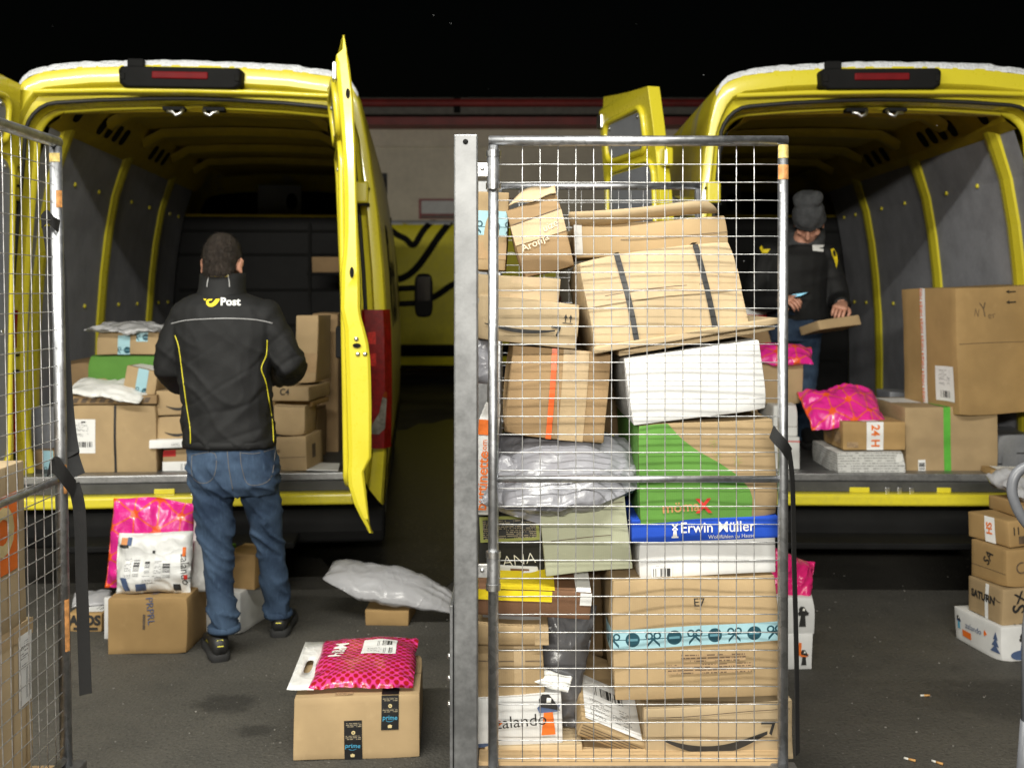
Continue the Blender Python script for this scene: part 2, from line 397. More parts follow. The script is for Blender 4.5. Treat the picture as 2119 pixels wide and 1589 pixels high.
# people
def cloth(name, col, rough=.8, scale=6, weave=700, bumpk=.5, var=.25):
    m, t, b = mk(name, col, rough, spec=.3); o = t.obj(); n = t.noise(o, scale, 5, .6); f = t.noise(o, weave, 2)
    t.l.new(t.mix(t.ramp(n, .3, .72), [c * (1 - var) for c in col], [min(1, c * (1 + var)) for c in col]), b.inputs['Base Color'])
    t.bump(t.m('ADD', t.m('MULTIPLY', n, .5), t.m('MULTIPLY', f, .12)), bumpk, .012, b); return m
M['jacket'] = cloth('black_softshell', (.0085, .0087, .009), .7, 9, var=.15)
def denim():
    m, t, b = mk('blue_denim', rough=.85, spec=.2); o = t.obj(); n = t.noise(o, 4.5, 5, .6); w = t.noise(t.scale(o, (90, 90, 14)), 1, 4, .7); f = t.noise(o, 600, 2)
    c = t.mix(t.ramp(n, .32, .68), (.017, .031, .060), (.054, .088, .145)); c = t.mix(t.m('MULTIPLY', t.ramp(w, .5, .8), .4), c, (.09, .15, .235))
    t.l.new(c, b.inputs['Base Color']); t.bump(t.m('ADD', t.m('MULTIPLY', n, .7), t.m('MULTIPLY', f, .1)), .6, .012, b); return m
M['denim'] = denim()
M['stitch'] = plain('denim_stitching', (.13, .12, .11), .8)
M['skin'] = plain('skin', (.50, .25, .17), .5, var=.12, scale=14, bump=.1, bscale=250)
M['hair'] = plain('dark_brown_hair', (.030, .021, .015), .6, var=.5, scale=40, bump=1.0, bscale=260, dist=.01)
M['beanie'] = cloth('grey_knit', (.055, .057, .06), .95, 30, 260, .9)
M['piping_grey'] = plain('grey_reflective_piping', (.38, .38, .38), .4)
M['piping_yellow'] = plain('yellow_piping', (.62, .55, .02), .5)
M['shoe'] = plain('black_shoe', (.014, .014, .014), .55, bump=.4, bscale=90)
M['sole'] = plain('shoe_sole', (.02, .02, .02), .8)
M['logo_yellow'] = plain('yellow_print', (.80, .62, .015), .5, var=.08)
M['logo_white'] = plain('white_print', (.78, .78, .76), .5, var=.08)
M['screen'] = mk('lit_phone_screen', (.1, .2, .3), .2)[0]
M['screen'].node_tree.nodes['Principled BSDF'].inputs['Emission Color'].default_value = (.35, .75, .9, 1)
M['screen'].node_tree.nodes['Principled BSDF'].inputs['Emission Strength'].default_value = 1.0
M['butt_filter'] = plain('cigarette_filter', (.55, .30, .10), .8); M['butt_paper'] = plain('cigarette_paper', (.7, .68, .62), .8)
M['tote_grey'] = plain('grey_tote_plastic', (.17, .175, .19), .5)
M['rubber_grey'] = plain('grey_coated_tube', (.13, .135, .15), .4)

# ---------------------------------------------------------------- parcels
class Box:
    """a carton: rounded edges, sagging faces, shifted corners; prints, tapes and labels lie on the same warped faces.
    Local frame: x right along the front, y into depth, z up; origin at the middle of the front's lower edge"""
    N = 0
    def __init__(s, name, label, w, d, h, mat, loc, yaw=0, pitch=0, roll=0, cat='cardboard box', group=None, dent=.004, bulge=.003, r=.0035, skew=.004, parent=None, kind=None):
        Box.N += 1; s.seed = Box.N; rnd = random.Random(s.seed * 7 + 1)
        s.w, s.d, s.h = w, d, h; s.dent, s.bulge = dent, bulge
        s.cor = {(i, j, k): Vector([rnd.uniform(-skew, skew) for _ in range(3)]) for i in (0, 1) for j in (0, 1) for k in (0, 1)}
        for q in ((0, 0, 0), (1, 0, 0), (0, 1, 0), (1, 1, 0)): s.cor[q].z *= .2
        s.crush = [(Vector((rnd.choice((-.5, .5)) * w, rnd.choice((0, 0, 1)) * d, rnd.choice((0, 1, 1)) * h)), rnd.uniform(.006, .016)) for _ in range(2)] if min(w, d, h) > .1 else []
        dims = (w, d, h); r = min(r, .3 * min(dims)); vid = {}; V = []; Fc = []; ND = 10 if max(dims) > .25 else 6
        def axis(L): return [0, r] + [r + (L - 2 * r) * k / ND for k in range(1, ND)] + [L - r, L]
        ax = [axis(L) for L in dims]
        def vert(p):
            k = tuple(round(c, 6) for c in p)
            if k not in vid:
                inn = Vector([min(max(c, r), L - r) for c, L in zip(p, dims)]); e = Vector(p) - inn
                q = inn + e.normalized() * r if e.length > 1e-9 else inn
                q.x -= w / 2; vid[k] = len(V); V.append(s.warp(q))
            return vid[k]
        for a in range(3):
            b, c = (a + 1) % 3, (a + 2) % 3
            for side in (0, 1):
                for i in range(ND + 2):
                    for j in range(ND + 2):
                        q = []
                        for di, dj in ((0, 0), (1, 0), (1, 1), (0, 1)):
                            p = [0, 0, 0]; p[a] = dims[a] * side; p[b] = ax[b][i + di]; p[c] = ax[c][j + dj]; q.append(vert(p))
                        Fc.append(q if side else q[::-1])
        s.o = meshobj(name, V, Fc, M[mat] if isinstance(mat, str) else mat, parent); shade_auto(s.o, 30)
        s.o.matrix_basis = Matrix.Translation(loc) @ Matrix.Rotation(R(yaw), 4, 'Z') @ Matrix.Rotation(R(pitch), 4, 'X') @ Matrix.Rotation(R(roll), 4, 'Y')
        if label: tag(s.o, label, cat, group, kind)
    def warp(s, p):
        t = ((p.x + s.w / 2) / s.w, p.y / s.d, p.z / s.h); tc = [min(max(c, 0), 1) for c in t]; o = Vector()
        for (i, j, k), c in s.cor.items():
            o += c * ((tc[0] if i else 1 - tc[0]) * (tc[1] if j else 1 - tc[1]) * (tc[2] if k else 1 - tc[2]))
        S = [math.sin(PI * c) for c in tc]
        o += Vector(((tc[0] - .5) * 2 * S[1] * S[2], (tc[1] - .5) * 2 * S[0] * S[2], (tc[2] - .5) * -2 * S[0] * S[1])) * s.bulge
        for cp, am in s.crush:
            q = 1 - (p - cp).length / .07
            if q > 0: o += (Vector((0, s.d / 2, s.h / 2)) - cp).normalized() * am * q * q
        o += noise.noise_vector(p * 4.5 + Vector((s.seed * 3.1, 0, s.seed))) * s.dent
        return p + o
    def pt(s, face, u, v, off):
        w, d, h = s.w, s.d, s.h
        if face == 'front': p = (-w / 2 + u * w, -off, v * h)
        elif face == 'right': p = (w / 2 + off, u * d, v * h)
        elif face == 'left': p = (-w / 2 - off, d * (1 - u), v * h)
        else: p = (-w / 2 + u * w, v * d, h + off)
        return s.warp(Vector(p))
    def dim(s, face): return {'front': (s.w, s.h), 'right': (s.d, s.h), 'left': (s.d, s.h), 'top': (s.w, s.d)}[face]
    def decal(s, name, face, u0, v0, u1, v1, mat, off=.0012, slant=0, parent=None, shift=None):
        W_, H_ = s.dim(face); off = off + s.dent * .22; nu = max(1, min(8, int((u1 - u0) * W_ / .05))); nv = max(1, min(8, int((v1 - v0) * H_ / .05))); P = []; UV = []
        for i in range(nv + 1):
            for j in range(nu + 1):
                a, b = j / nu, i / nv
                u = lerp(u0, u1, a) + slant * (b - .5) + (0 if not shift else shift[0] * b); v = lerp(v0, v1, b) + (0 if not shift else shift[1] * (a - .5))
                P.append(s.pt(face, u, v, off)); UV.append((a * (u1 - u0) * W_, b * (v1 - v0) * H_))
        f = [[i * (nu + 1) + j, i * (nu + 1) + j + 1, (i + 1) * (nu + 1) + j + 1, (i + 1) * (nu + 1) + j] for i in range(nv) for j in range(nu)]
        if face == 'left' or False: pass
        return meshobj(name, P, f, M[mat] if isinstance(mat, str) else mat, parent or s.o, uvs=UV)
    def flat(s, name, face, pts, faces, mat, off=.0016, parent=None):
        """pts in face metres from the lower left corner"""
        W_, H_ = s.dim(face)
        return meshobj(name, [s.pt(face, x / W_, y / H_, off + .0008 + s.dent * .25) for x, y in pts], faces, M[mat], parent or s.o)
    def text(s, face, txt, u, v, size, mat='ink', rot=0, bold=.01, name='lettering', off=.0018, parent=None, sx=1):
        W_, H_ = s.dim(face); p, f = text_geo(txt, size, bold); c, n = math.cos(R(rot)), math.sin(R(rot))
        return s.flat(name, face, [(u * W_ + x * sx * c - y * n, v * H_ + x * sx * n + y * c) for x, y in p], f, mat, off, parent)
    def smile(s, face, u0, u1, v, sag, thick, mat='ink', flip=False):
        W_, H_ = s.dim(face); n = 18; x0, x1 = u0 * W_, u1 * W_; L = x1 - x0; up, lo = [], []
        for i in range(n + 1):
            a = i / n; x = x0 + L * .93 * a; y = v * H_ - sag * math.sin(PI * (a * .92 + .04)); th = thick * math.sin(PI * min(1, .08 + a * .8)) * .5
            up.append((x, y + th)); lo.append((x, y - th))
        pts = up + lo; f = [[i, n + 1 + i, n + 2 + i, i + 1] for i in range(n)]
        k = len(pts); hx = x1; hy = v * H_ + sag * .42; q = L * .13
        pts += [(hx - q, hy + q * .05), (hx - q * .9, hy + q * .25), (hx, hy + q * .2), (hx - q * .02, hy), (hx - q * .25, hy - q * .8), (hx - q * .42, hy - q * .65), (hx - q * .22, hy)]
        f += [[k, k + 6, k + 3, k + 2, k + 1][::-1], [k + 6, k + 5, k + 4, k + 3][::-1]]
        return s.flat('printed_arrow', face, pts, [q_[::-1] for q_ in f], mat)
    def label(s, face, u0, v0, u1, v1, bars=((.1, .08, .8, .3),), prints=((.08, .45, .92, .92),), vertical=False, off=.0012):
        L = s.decal('shipping_label', face, u0, v0, u1, v1, 'label', off)
        sub = lambda b: (lerp(u0, u1, b[0]), lerp(v0, v1, b[1]), lerp(u0, u1, b[2]), lerp(v0, v1, b[3]))
        for b in prints: s.decal('small_print', face, *sub(b), 'print_label', off + .0005, parent=L)
        for b in bars: s.decal('barcode', face, *sub(b), 'bar_v' if vertical else 'bar_h', off + .0005, parent=L)
        return L
    def tape(s, face, along, at, width, mat='tape', a0=0, a1=1, off=.0010, name='tape'):
        W_, H_ = s.dim(face)
        if along == 'u': k = width / H_ / 2; return s.decal(name, face, a0, at - k, a1, at + k, mat, off)
        k = width / W_ / 2; return s.decal(name, face, at - k, a0, at + k, a1, mat, off)
    def seam(s, face, along, at, a0=0.02, a1=.98): return s.tape(face, along, at, .0022, 'ink_soft', a0, a1, .0006, 'flap_seam')

def pbox(name, label, TL, TR, BR, BL, Y, depth, mat, yaw=0, pitch=0, **k):
    """a carton whose front face stands at distance Y and has the size and tilt seen there"""
    TL, TR, BR, BL = [W(*p, Y) for p in (TL, TR, BR, BL)]
    w = ((TR - TL).length + (BR - BL).length) / 2; h = ((TL - BL).length + (TR - BR).length) / 2
    e = (BR - BL) + (TR - TL); roll = -math.degrees(math.atan2(e.z, e.x)); c = (TL + TR + BR + BL) / 4
    up = Vector((math.sin(R(roll)), 0, math.cos(R(roll))))
    return Box(name, label, w / math.cos(R(yaw)) if abs(yaw) < 60 else w, depth, h, mat, c - up * h / 2, yaw, pitch, roll, **k)

class Bag:
    """a soft mailing bag: pillow body with creases and a flat sealed rim. Local x right, y up the bag, z out of the face"""
    N = 0
    def __init__(s, name, label, w, l, t, mat, loc, rot, cat='parcel bag', group=None, tb=.4, crumple=.012, seed=None, rim=.035, pw=2.6, warpf=None, fold=11., outline=.02):
        Bag.N += 1; s.sd = seed if seed is not None else Bag.N * 5.3; s.w, s.l, s.t, s.tb = w, l, t, tb; s.cr = crumple; s.pw = pw; s.wf = warpf; s.fold = fold; s.ol = outline
        n, m = 44, 36; V = []; UV = []
        for sgn in (1, -1):
            for i in range(m + 1):
                for j in range(n + 1):
                    x, y = j / n * 2 - 1, i / m * 2 - 1
                    V.append(s.f(x, y, sgn)); UV.append(((x + 1) / 2 * w, (y + 1) / 2 * l))
        k = (m + 1) * (n + 1); Fc = []
        for i in range(m):
            for j in range(n):
                q = [i * (n + 1) + j, i * (n + 1) + j + 1, (i + 1) * (n + 1) + j + 1, (i + 1) * (n + 1) + j]; Fc.append(q); Fc.append([a + k for a in q[::-1]])
        for j in range(n):
            for i, fl in ((0, 0), (m, 1)):
                q = [i * (n + 1) + j, i * (n + 1) + j + 1, i * (n + 1) + j + 1 + k, i * (n + 1) + j + k]; Fc.append(q if fl else q[::-1])
        for i in range(m):
            for j, fl in ((0, 1), (n, 0)):
                q = [i * (n + 1) + j, (i + 1) * (n + 1) + j, (i + 1) * (n + 1) + j + k, i * (n + 1) + j + k]; Fc.append(q if fl else q[::-1])
        s.o = meshobj(name, V, Fc, M[mat], None, True, UV)
        s.o.matrix_basis = Matrix.Translation(loc) @ Euler([R(a) for a in rot], 'XYZ').to_matrix().to_4x4()
        if label: tag(s.o, label, cat, group)
    def f(s, x, y, sgn, off=0):
        ax, ay = abs(x), abs(y); k = max(0, (1 - ax ** s.pw)) * max(0, (1 - ay ** s.pw)); prof = k ** .55
        X, Y = x * s.w / 2, y * s.l / 2; q = Vector((X, Y, s.sd)); e = 1 - min(1, k)
        n1 = noise.noise(q * 9); n2 = noise.noise(Vector((X * s.fold + n1 * 2, Y * s.fold * .55, s.sd + sgn))); n3 = noise.noise(Vector((X * 9 - n1, Y * s.fold * 1.4, s.sd * 2 + sgn)))
        rid = (1 - abs(n2) * 2.2) * .6 + (1 - abs(n3) * 2.2) * .4
        z = sgn * prof * (s.t if sgn > 0 else s.t * s.tb) + s.cr * (rid - .5) * (.35 + e) * (1 if k > .02 else .5) + s.cr * n1
        o = noise.noise_vector(q * 6 + Vector((3, 1, 7))) * s.ol * (.3 + e * .7); pinch = 1 - .05 * (prof if True else 0)
        p = Vector((X * pinch + o.x, Y * pinch + o.y, z + sgn * (.0006 + off)))
        return s.wf(p, x, y) if s.wf else p
    def patch(s, name, x0, y0, x1, y1, mat, off=.002, parent=None, slant=0):
        n, m = 14, 12; P = []; UV = []
        for i in range(m + 1):
            for j in range(n + 1):
                a, b = j / n, i / m; P.append(s.f(lerp(x0, x1, a) + slant * (b - .5), lerp(y0, y1, b), 1, off)); UV.append((a * (x1 - x0) * s.w / 2, b * (y1 - y0) * s.l / 2))
        return meshobj(name, P, [[i * (n + 1) + j, i * (n + 1) + j + 1, (i + 1) * (n + 1) + j + 1, (i + 1) * (n + 1) + j] for i in range(m) for j in range(n)], M[mat], parent or s.o, True, UV)
    def text(s, txt, x, y, size, mat, rot=0, bold=.01, off=.003, name='lettering', parent=None):
        p, f = text_geo(txt, size, bold); c, n = math.cos(R(rot)), math.sin(R(rot))
        return meshobj(name, [s.f(x + (a * c - b * n) / s.w * 2, y + (a * n + b * c) / s.l * 2, 1, off) for a, b in p], f, M[mat], parent or s.o)
# ---------------------------------------------------------------- ground and building
def ground():
    n = 60; rows = []
    ys = [-30 + 75 * (i / n) for i in range(n + 1)]
    g = MB().grid([[(x, y, 0) for x in [-40 + 80 * j / n for j in range(n + 1)]] for y in ys]).obj('ground', M['asphalt']); tag(g, 'dark asphalt yard', kind='structure')
ground()
def blob(name, c, rx, ry, mat, z, seed, label, kind='structure', n=40, rag=.3):
    pts = []
    for k in range(n):
        a = 2 * PI * k / n; q = 1 + rag * noise.noise(Vector((math.cos(a) * 1.6, math.sin(a) * 1.6, seed))) + .5 * rag * noise.noise(Vector((math.cos(a) * 5, math.sin(a) * 5, seed + 9)))
        pts.append((c[0] + rx * q * math.cos(a), c[1] + ry * q * math.sin(a), z))
    o = meshobj(name, [(c[0], c[1], z)] + pts, [[0, 1 + k, 1 + (k + 1) % n] for k in range(n)], M[mat]); tag(o, label, kind=kind); return o
blob('puddle', (-.75, 9.0), 1.0, 3.2, 'wet', .004, 3, 'wet patch of asphalt in front of the parked van')

def building():
    b = empty('depot_building', (0, 20, 0)); tag(b, 'long low cream depot wall under a dark red roof edge behind the vans', 'building')
    bevel(MB().box(-14, 14, 0, .4, 0, 4.52).obj('wall', M['wall_plaster'], b), .01)
    MB().box(-14, 14, -.06, 0.0, 4.18, 4.30).obj('ledge', M['wall_plaster'], b)
    MB().box(-14.2, 14.2, -.55, .5, 4.52, 4.66).obj('soffit', M['red_fascia'], b)
    MB().box(-14.2, 14.2, -.62, .5, 4.70, 4.84).obj('fascia', M['soffit'], b)
    MB().tube([(-14.2, -.66, 4.90), (14.2, -.66, 4.90)], .075, 10).obj('gutter', M['red_fascia'], b)
    MB().box(-14.2, 14.2, -.5, .5, 4.98, 5.02).obj('roof_edge', M['soffit'], b)
    for x in (-9.2, -1.0, 6.5): MB().box(x - .06, x + .06, -.7, -.55, 4.72, 5.0).obj('gutter_bracket', M['chassis'], b)
    for x in (-8.6, -1.75, 5.2, 9.6):
        f = MB().box(x, x + 2.2, -.05, 0.0, 2.83, 3.21).obj('window', M['red_fascia'], b)
        MB().box(x + .05, x + 2.15, -.062, -.05, 2.93, 3.17).obj('pane', M['shutter'], f)
        MB().box(x + .05, x + 2.15, -.06, -.05, 2.85, 2.89).obj('sill', M['soffit'], f)
building()

# ---------------------------------------------------------------- delivery vans. Local frame: x right, y forward, z up, origin on the ground under the middle of the rear
SIDE = [(.92, .30), (.97, .42), (.985, .7), (.99, 1.0), (.985, 1.3), (.968, 1.6), (.94, 1.9), (.905, 2.15), (.872, 2.35), (.85, 2.46), (.822, 2.535), (.77, 2.58), (.68, 2.607), (.5, 2.627), (.25, 2.638), (0, 2.642)]
INNER = [(.90, .56), (.90, 1.2), (.86, 1.75), (.80, 2.1), (.72, 2.35), (.66, 2.43)]
def su(z): return interp([(b, a) for a, b in SIDE], z)
def iu(z): return interp([(b, a) for a, b in INNER], z)
def opening(n=9):
    pts = [(-.83, .57), (-.865, .8), (-.872, 1.0), (-.868, 1.3), (-.852, 1.6), (-.83, 1.9), (-.81, 2.12)]
    r = .15; c = (-.652, 2.27)
    for k in range(1, 7):
        a = PI - PI / 2 * k / 6; pts.append((c[0] + r * math.cos(a), c[1] + .15 * math.sin(a)))
    pts += [(-.45, 2.435), (-.2, 2.446), (0, 2.45)]
    return pts + [(-x, z) for x, z in pts[-2::-1]]
def outer_match(inn):
    """outer outline with one point for each opening point"""
    out = []
    for x, z in inn:
        s = -1 if x < 0 else 1
        if z < 2.15: out.append((s * su(z if z > .6 else .40), z if z > .6 else .40))
        else:
            t = min(1, abs(x) / .80)
            if abs(x) > .6: 
                k = (abs(x) - .6) / .21; zz = lerp(2.612, 2.15, max(0, min(1, k)) ** 2.2); out.append((s * su(zz), zz))
            else: out.append((s * (abs(x) * 1.12), interp([(a, b) for a, b in reversed(SIDE)], abs(x) * 1.12)))
    return out

def make_van():
    v = empty('delivery_van')
    # outer shell: sides, roof, cab and nose
    half = [(u, z) for u, z in SIDE]; loop = [(-u, z) for u, z in half] + [(u, z) for u, z in half[-2::-1]]
    def top(y): return interp([(0, 2.642), (4.1, 2.642), (4.5, 2.54), (4.85, 2.26), (5.35, 1.30), (5.85, 1.08), (5.98, .70)], y)
    def wid(y): return interp([(0, .995), (.05, 1), (4.6, 1), (5.3, .97), (5.8, .9), (5.98, .8)], y)
    ys = [.05, .3, 1, 1.8, 2.6, 3.4, 4.1, 4.3, 4.5, 4.7, 4.85, 5.0, 5.2, 5.35, 5.6, 5.85, 5.98]
    rows = [[(x * wid(y), y, .30 + (z - .30) * (top(y) - .30) / 2.342) for x, z in loop] for y in ys]
    mb = MB().grid(rows); k = len(mb.v) - len(loop); mb.f.append([k + i for i in range(len(loop))])
    body = shade_auto(mb.obj('body', M['yellow_side'], v), 50)
    for s in (-1, 1):
        # dark lower strip along the side, cab windows
        MB().grid([[(s * (su(z) + .012), y, z) for z in (.44, .5, .56)] for y in (.35, 1.5, 2.8, 4.4)], flip=s > 0).obj('rubbing_strip', M['black_plastic'], v)
        MB().grid([[(s * (su(z) * wid(y) + .006), y, .3 + (z - .3) * (top(y) - .3) / 2.342) for z in (1.45, 1.7, 2.05)] for y in (4.05, 4.4, 4.75)], flip=s > 0).obj('side_window', M['glass_dark'], v)
    MB().grid([[(x * .78, y + .012, top(y) + .012) for x in (-1, -.5, 0, .5, 1)] for y in (4.88, 5.1, 5.3)]).obj('windscreen', M['glass_dark'], v)
    # rear frame round the opening
    inn = opening(); out = outer_match(inn)
    def mixr(t, y, dz=0): return [(lerp(o[0], i[0], t), y, lerp(o[1], i[1], t) + dz) for o, i in zip(out, inn)]
    rows = [mixr(0, .055), mixr(.03, .025), mixr(.10, .006), mixr(.22, 0.0), mixr(.52, 0.0), mixr(.58, .012), mixr(.62, .045), mixr(.80, .05), mixr(.97, .055), mixr(1.0, .075), mixr(1.0, .16)]
    fr = MB().grid(rows, flip=True).obj('rear_frame', M['yellow'], v, True); fr.data.set_sharp_from_angle(angle=R(38))
    # roof corner caps
    MB().tube([(x, .048, z) for x, z in [(lerp(o[0], i[0], .93), lerp(o[1], i[1], .93)) for o, i in zip(out, inn)]], .0105, 8).obj('door_seal', M['black_rubber'], v, True)
    def lip(y0, x0, y1, z1, n): return None
    MB().grid([[(x * k, y, z if z < 2.2 else z - dz) for x, z in inn] for k, y, dz in ((1, .16, 0), (.985, .165, .012), (.97, .18, .02), (.985, .21, .0))], flip=True).obj('opening_lip', M['yellow'], v, True)
    # inside: lining, pillars, roof, bulkhead
    L = 3.75
    MB().box(-.93, .93, .10, L + .1, .50, .565).obj('cargo_floor', M['cargo_floor'], v)
    for s in (-1, 1):
        segs = [(.20, .42), (.50, 1.60), (1.69, 2.86), (2.95, L - .05)]
        for a, b in segs:
            rows = [[(s * (iu(z) + .012), y, z) for z in (.565, 1.0, 1.3, 1.6, 1.85, 2.1, 2.25, 2.33)] for y in (a, (a + b) / 2, b)]
            p = MB().grid(rows, flip=s < 0).obj('wall_panel', M['grey_panel'], v)
            for zz in (1.40, 2.10):
                for t in ((.3, .72) if b - a > .5 else ()):
                    y = lerp(a, b, t); q = MB().ell((s * (iu(zz) + .008), y, zz), .010, .015, .015, None, 6, 10).obj('plug', M['yellow'], p, True)
        for y in (.46, 1.645, 2.905):
            pts = [(s * iu(z), z) for z in (.565, 1.0, 1.3, 1.6, 1.85, 2.1, 2.25, 2.36, 2.43)]
            rows = []
            for dy, du in ((-.085, .02), (-.072, 0), (-.02, -.014), (.02, -.014), (.072, 0), (.085, .02)):
                rows.append([(x + s * du * (1 if True else 0), y + dy * (1 + .5 * max(0, (z - 2.1))), z) for x, z in pts])
            MB().grid(rows, flip=s < 0).obj('pillar', M['yellow'], v, False)
        # roof rail with punched holes
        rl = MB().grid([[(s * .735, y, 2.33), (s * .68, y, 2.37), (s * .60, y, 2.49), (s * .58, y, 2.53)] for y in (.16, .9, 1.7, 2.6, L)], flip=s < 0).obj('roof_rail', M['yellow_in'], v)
        for y0 in (.36, .78, .93, 1.08, 1.23, 1.95, 2.12, 2.29):
            c = Vector((s * .642, y0, 2.428)); ax = Vector((s * -.08, 0, .12)).normalized(); nn = Vector((s * -.12, 0, -.08)).normalized() * .004; sz = .055 if y0 > .5 else .05
            ring = [c + nn + Vector((0, 1, 0)) * .05 * math.copysign(abs(math.cos(a)) ** .6, math.cos(a)) + ax * sz * math.copysign(abs(math.sin(a)) ** .6, math.sin(a)) for a in [2 * PI * i / 14 for i in range(14)]]
            meshobj('punched_hole', ring, [list(range(14)) if s > 0 else list(range(14))[::-1]], M['chassis'], rl)
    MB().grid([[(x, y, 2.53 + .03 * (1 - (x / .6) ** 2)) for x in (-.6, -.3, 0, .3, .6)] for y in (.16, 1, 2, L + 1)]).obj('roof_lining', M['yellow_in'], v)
    for y in (.85, 1.65, 2.45, 3.2):
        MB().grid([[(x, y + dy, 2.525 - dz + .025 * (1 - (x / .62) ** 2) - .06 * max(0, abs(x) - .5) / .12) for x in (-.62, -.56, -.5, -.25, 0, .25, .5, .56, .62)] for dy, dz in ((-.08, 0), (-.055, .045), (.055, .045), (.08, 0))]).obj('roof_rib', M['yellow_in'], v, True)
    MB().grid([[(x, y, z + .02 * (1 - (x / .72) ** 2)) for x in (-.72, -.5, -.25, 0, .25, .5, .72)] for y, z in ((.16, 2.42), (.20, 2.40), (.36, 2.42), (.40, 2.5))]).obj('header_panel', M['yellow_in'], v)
    bh = MB().box(-.92, .92, L, L + .05, .56, 2.12).obj('bulkhead', M['bulkhead'], v)
    MB().tube([(-.8, L - .02, 2.13), (.8, L - .02, 2.13)], .014, 6).obj('top_rail', M['yellow_in'], bh)
    for z in (.9, 1.2, 1.5, 1.8, 2.0): MB().box(-.86, .86, L - .02, L, z - .012, z + .012).obj('rib', M['chassis'], bh)
    MB().box(-.86, .86, L + .9, L + .95, 2.0, 2.6).obj('cab_headliner', M['bulkhead'], v)
    hp = MB().box(-.28, .10, L + .50, L + .54, 2.18, 2.44).obj('vent_panel', M['grey_door'], v)
    MB().ell((.02, L + .5, 2.29), .05, .012, .08).obj('vent_opening', M['chassis'], hp)
    # latches on the header
    for s in (-1, 1):
        l = bevel(MB().box(s * .10 - .055, s * .10 + .055, .10, .16, 2.412, 2.432).obj('door_latch', M['black_plastic'], v), .004)
        MB().tube([(s * .05, .10, 2.418), (s * .062, .09, 2.395), (s * .085, .085, 2.385), (s * .1, .09, 2.402), (s * .13, .09, 2.405)], .009, 8).obj('catch', M['steel'], l, True)
    # third brake light and camera housing
    pts = [(-.305, 2.585), (-.29, 2.60), (.29, 2.60), (.305, 2.585), (.30, 2.515), (.27, 2.495), (-.27, 2.495), (-.30, 2.515)]
    bl = MB().loft([[(x * k, y, 2.55 + (z - 2.55) * k) for x, z in pts] for y, k in ((.02, 1), (-.055, .98), (-.07, .93))]).obj('brake_light', M['black_plastic'], v); bevel(bl, .006)
    bl.location.x = -.03
    bevel(MB().box(-.135, .135, -.079, -.066, 2.538, 2.574).obj('lens', M['brake_lens'], bl), .006)
    for s in (-1, 1): bevel(MB().box(s * .275 - .012, s * .275 + .012, -.076, -.06, 2.53, 2.565).obj('end_clip', M['chassis'], bl), .004)
    bevel(MB().box(-.265, -.185, -.03, .05, 2.60, 2.645).obj('camera_housing', M['black_plastic'], bl), .008)
    # underside of the rear spoiler edge
    MB().grid([[(x, y, z - .02 * (x / .8) ** 2) for x in (-.74, -.4, 0, .4, .74)] for y, z in ((-.035, 2.50), (-.045, 2.487), (-.02, 2.478), (.04, 2.475))]).obj('roof_spoiler', M['yellow'], v, True)
    # threshold, bumper and step
    sp = bevel(MB().box(-.83, .83, .02, .12, .535, .575).obj('sill_plate', M['dull_steel'], v), .006)
    MB().box(-.83, .83, .0, .05, .488, .535).obj('sill_face', M['cargo_floor'], v)
    for x, w_, mt in ((-.12, .05, 'yellow'), (.30, .035, 'yellow'), (.02, .012, 'steel'), (.08, .012, 'steel'), (.14, .012, 'steel')):
        bevel(MB().box(x - w_, x + w_, -.008, .0, .485, .51).obj('striker', M[mt], sp), .003)
    def barx(y0, y1, z0, z1, hw, name, mat, bv): return bevel(MB().box(-hw, hw, y0, y1, z0, z1).obj(name, M[mat], v), bv, 3)
    barx(-.06, .06, .425, .485, .88, 'bumper_trim', 'yellow', .015)
    bp = MB().loft([[(x * kx, y - .06 * (1 - (x / .98) ** 4) if False else y, z) for y, z in ((.1, .40), (-.05, .40), (-.085, .36), (-.09, .30), (-.07, .24), (.1, .22))] for x, kx in ((-.97, 1), (-.9, 1), (.9, 1), (.97, 1))]).obj('bumper', M['black_plastic'], v); bevel(bp, .02, 3)
    bevel(MB().box(-.55, .55, -.30, -.08, .268, .30).obj('rear_step', M['black_plastic'], bp), .008)
    # tail lights
    for s in (-1, 1):
        def tl(z0, z1, name, mat, par=None, a=.80, grow=0):
            prof = [(su(1.1) - .155, .0), (su(1.1) - .11, -.028 - grow), (su(1.1) - .02, -.022 - grow), (su(1.1) + .012 + grow, .03), (su(1.1) + .012 + grow, .11)]
            rings = []
            n = 6
            for i in range(n + 1):
                z = lerp(z0, z1, i / n); du = su(z) - su(1.1)
                rings.append([(s * (x + du), y, z) for x, y in prof])
            return MB().grid(rings, flip=s > 0).obj(name, M[mat], par or v)
        t = tl(.70, 1.40, 'tail_light', 'red_lens'); t.modifiers.new('Solidify', 'SOLIDIFY').thickness = .004
        def lens(nm, mt, pts, lift):
            xr = lambda z: su(z)
            return meshobj(nm, [(s * (xr(z) + dx), -.026 - lift + max(0, dx + .03) * .25, z) for dx, z in pts], [list(range(len(pts)))[::(1 if s > 0 else -1)]], M[mt], t)
        lens('reversing_lens', 'clear_lens', [(-.10, .775), (-.045, .772), (-.015, .80), (-.008, .95), (-.03, .96), (-.045, .88), (-.075, .83)], .006)
        lens('indicator_lens', 'amber_lens', [(-.03, .963), (-.008, .953), (-.008, .985), (-.022, .985)], .007)
        for zz in (1.26, 1.15): lens('painted_glint', 'painted_glint', [(-.105, zz - .03), (-.06, zz - .035), (-.06, zz + .03), (-.105, zz + .025)], .005)  # highlights on the lens, painted as small brighter red patches
    # underbody, wheels, mirrors
    MB().box(-.80, .80, .12, 5.6, .24, .50).obj('underbody', M['chassis'], v)
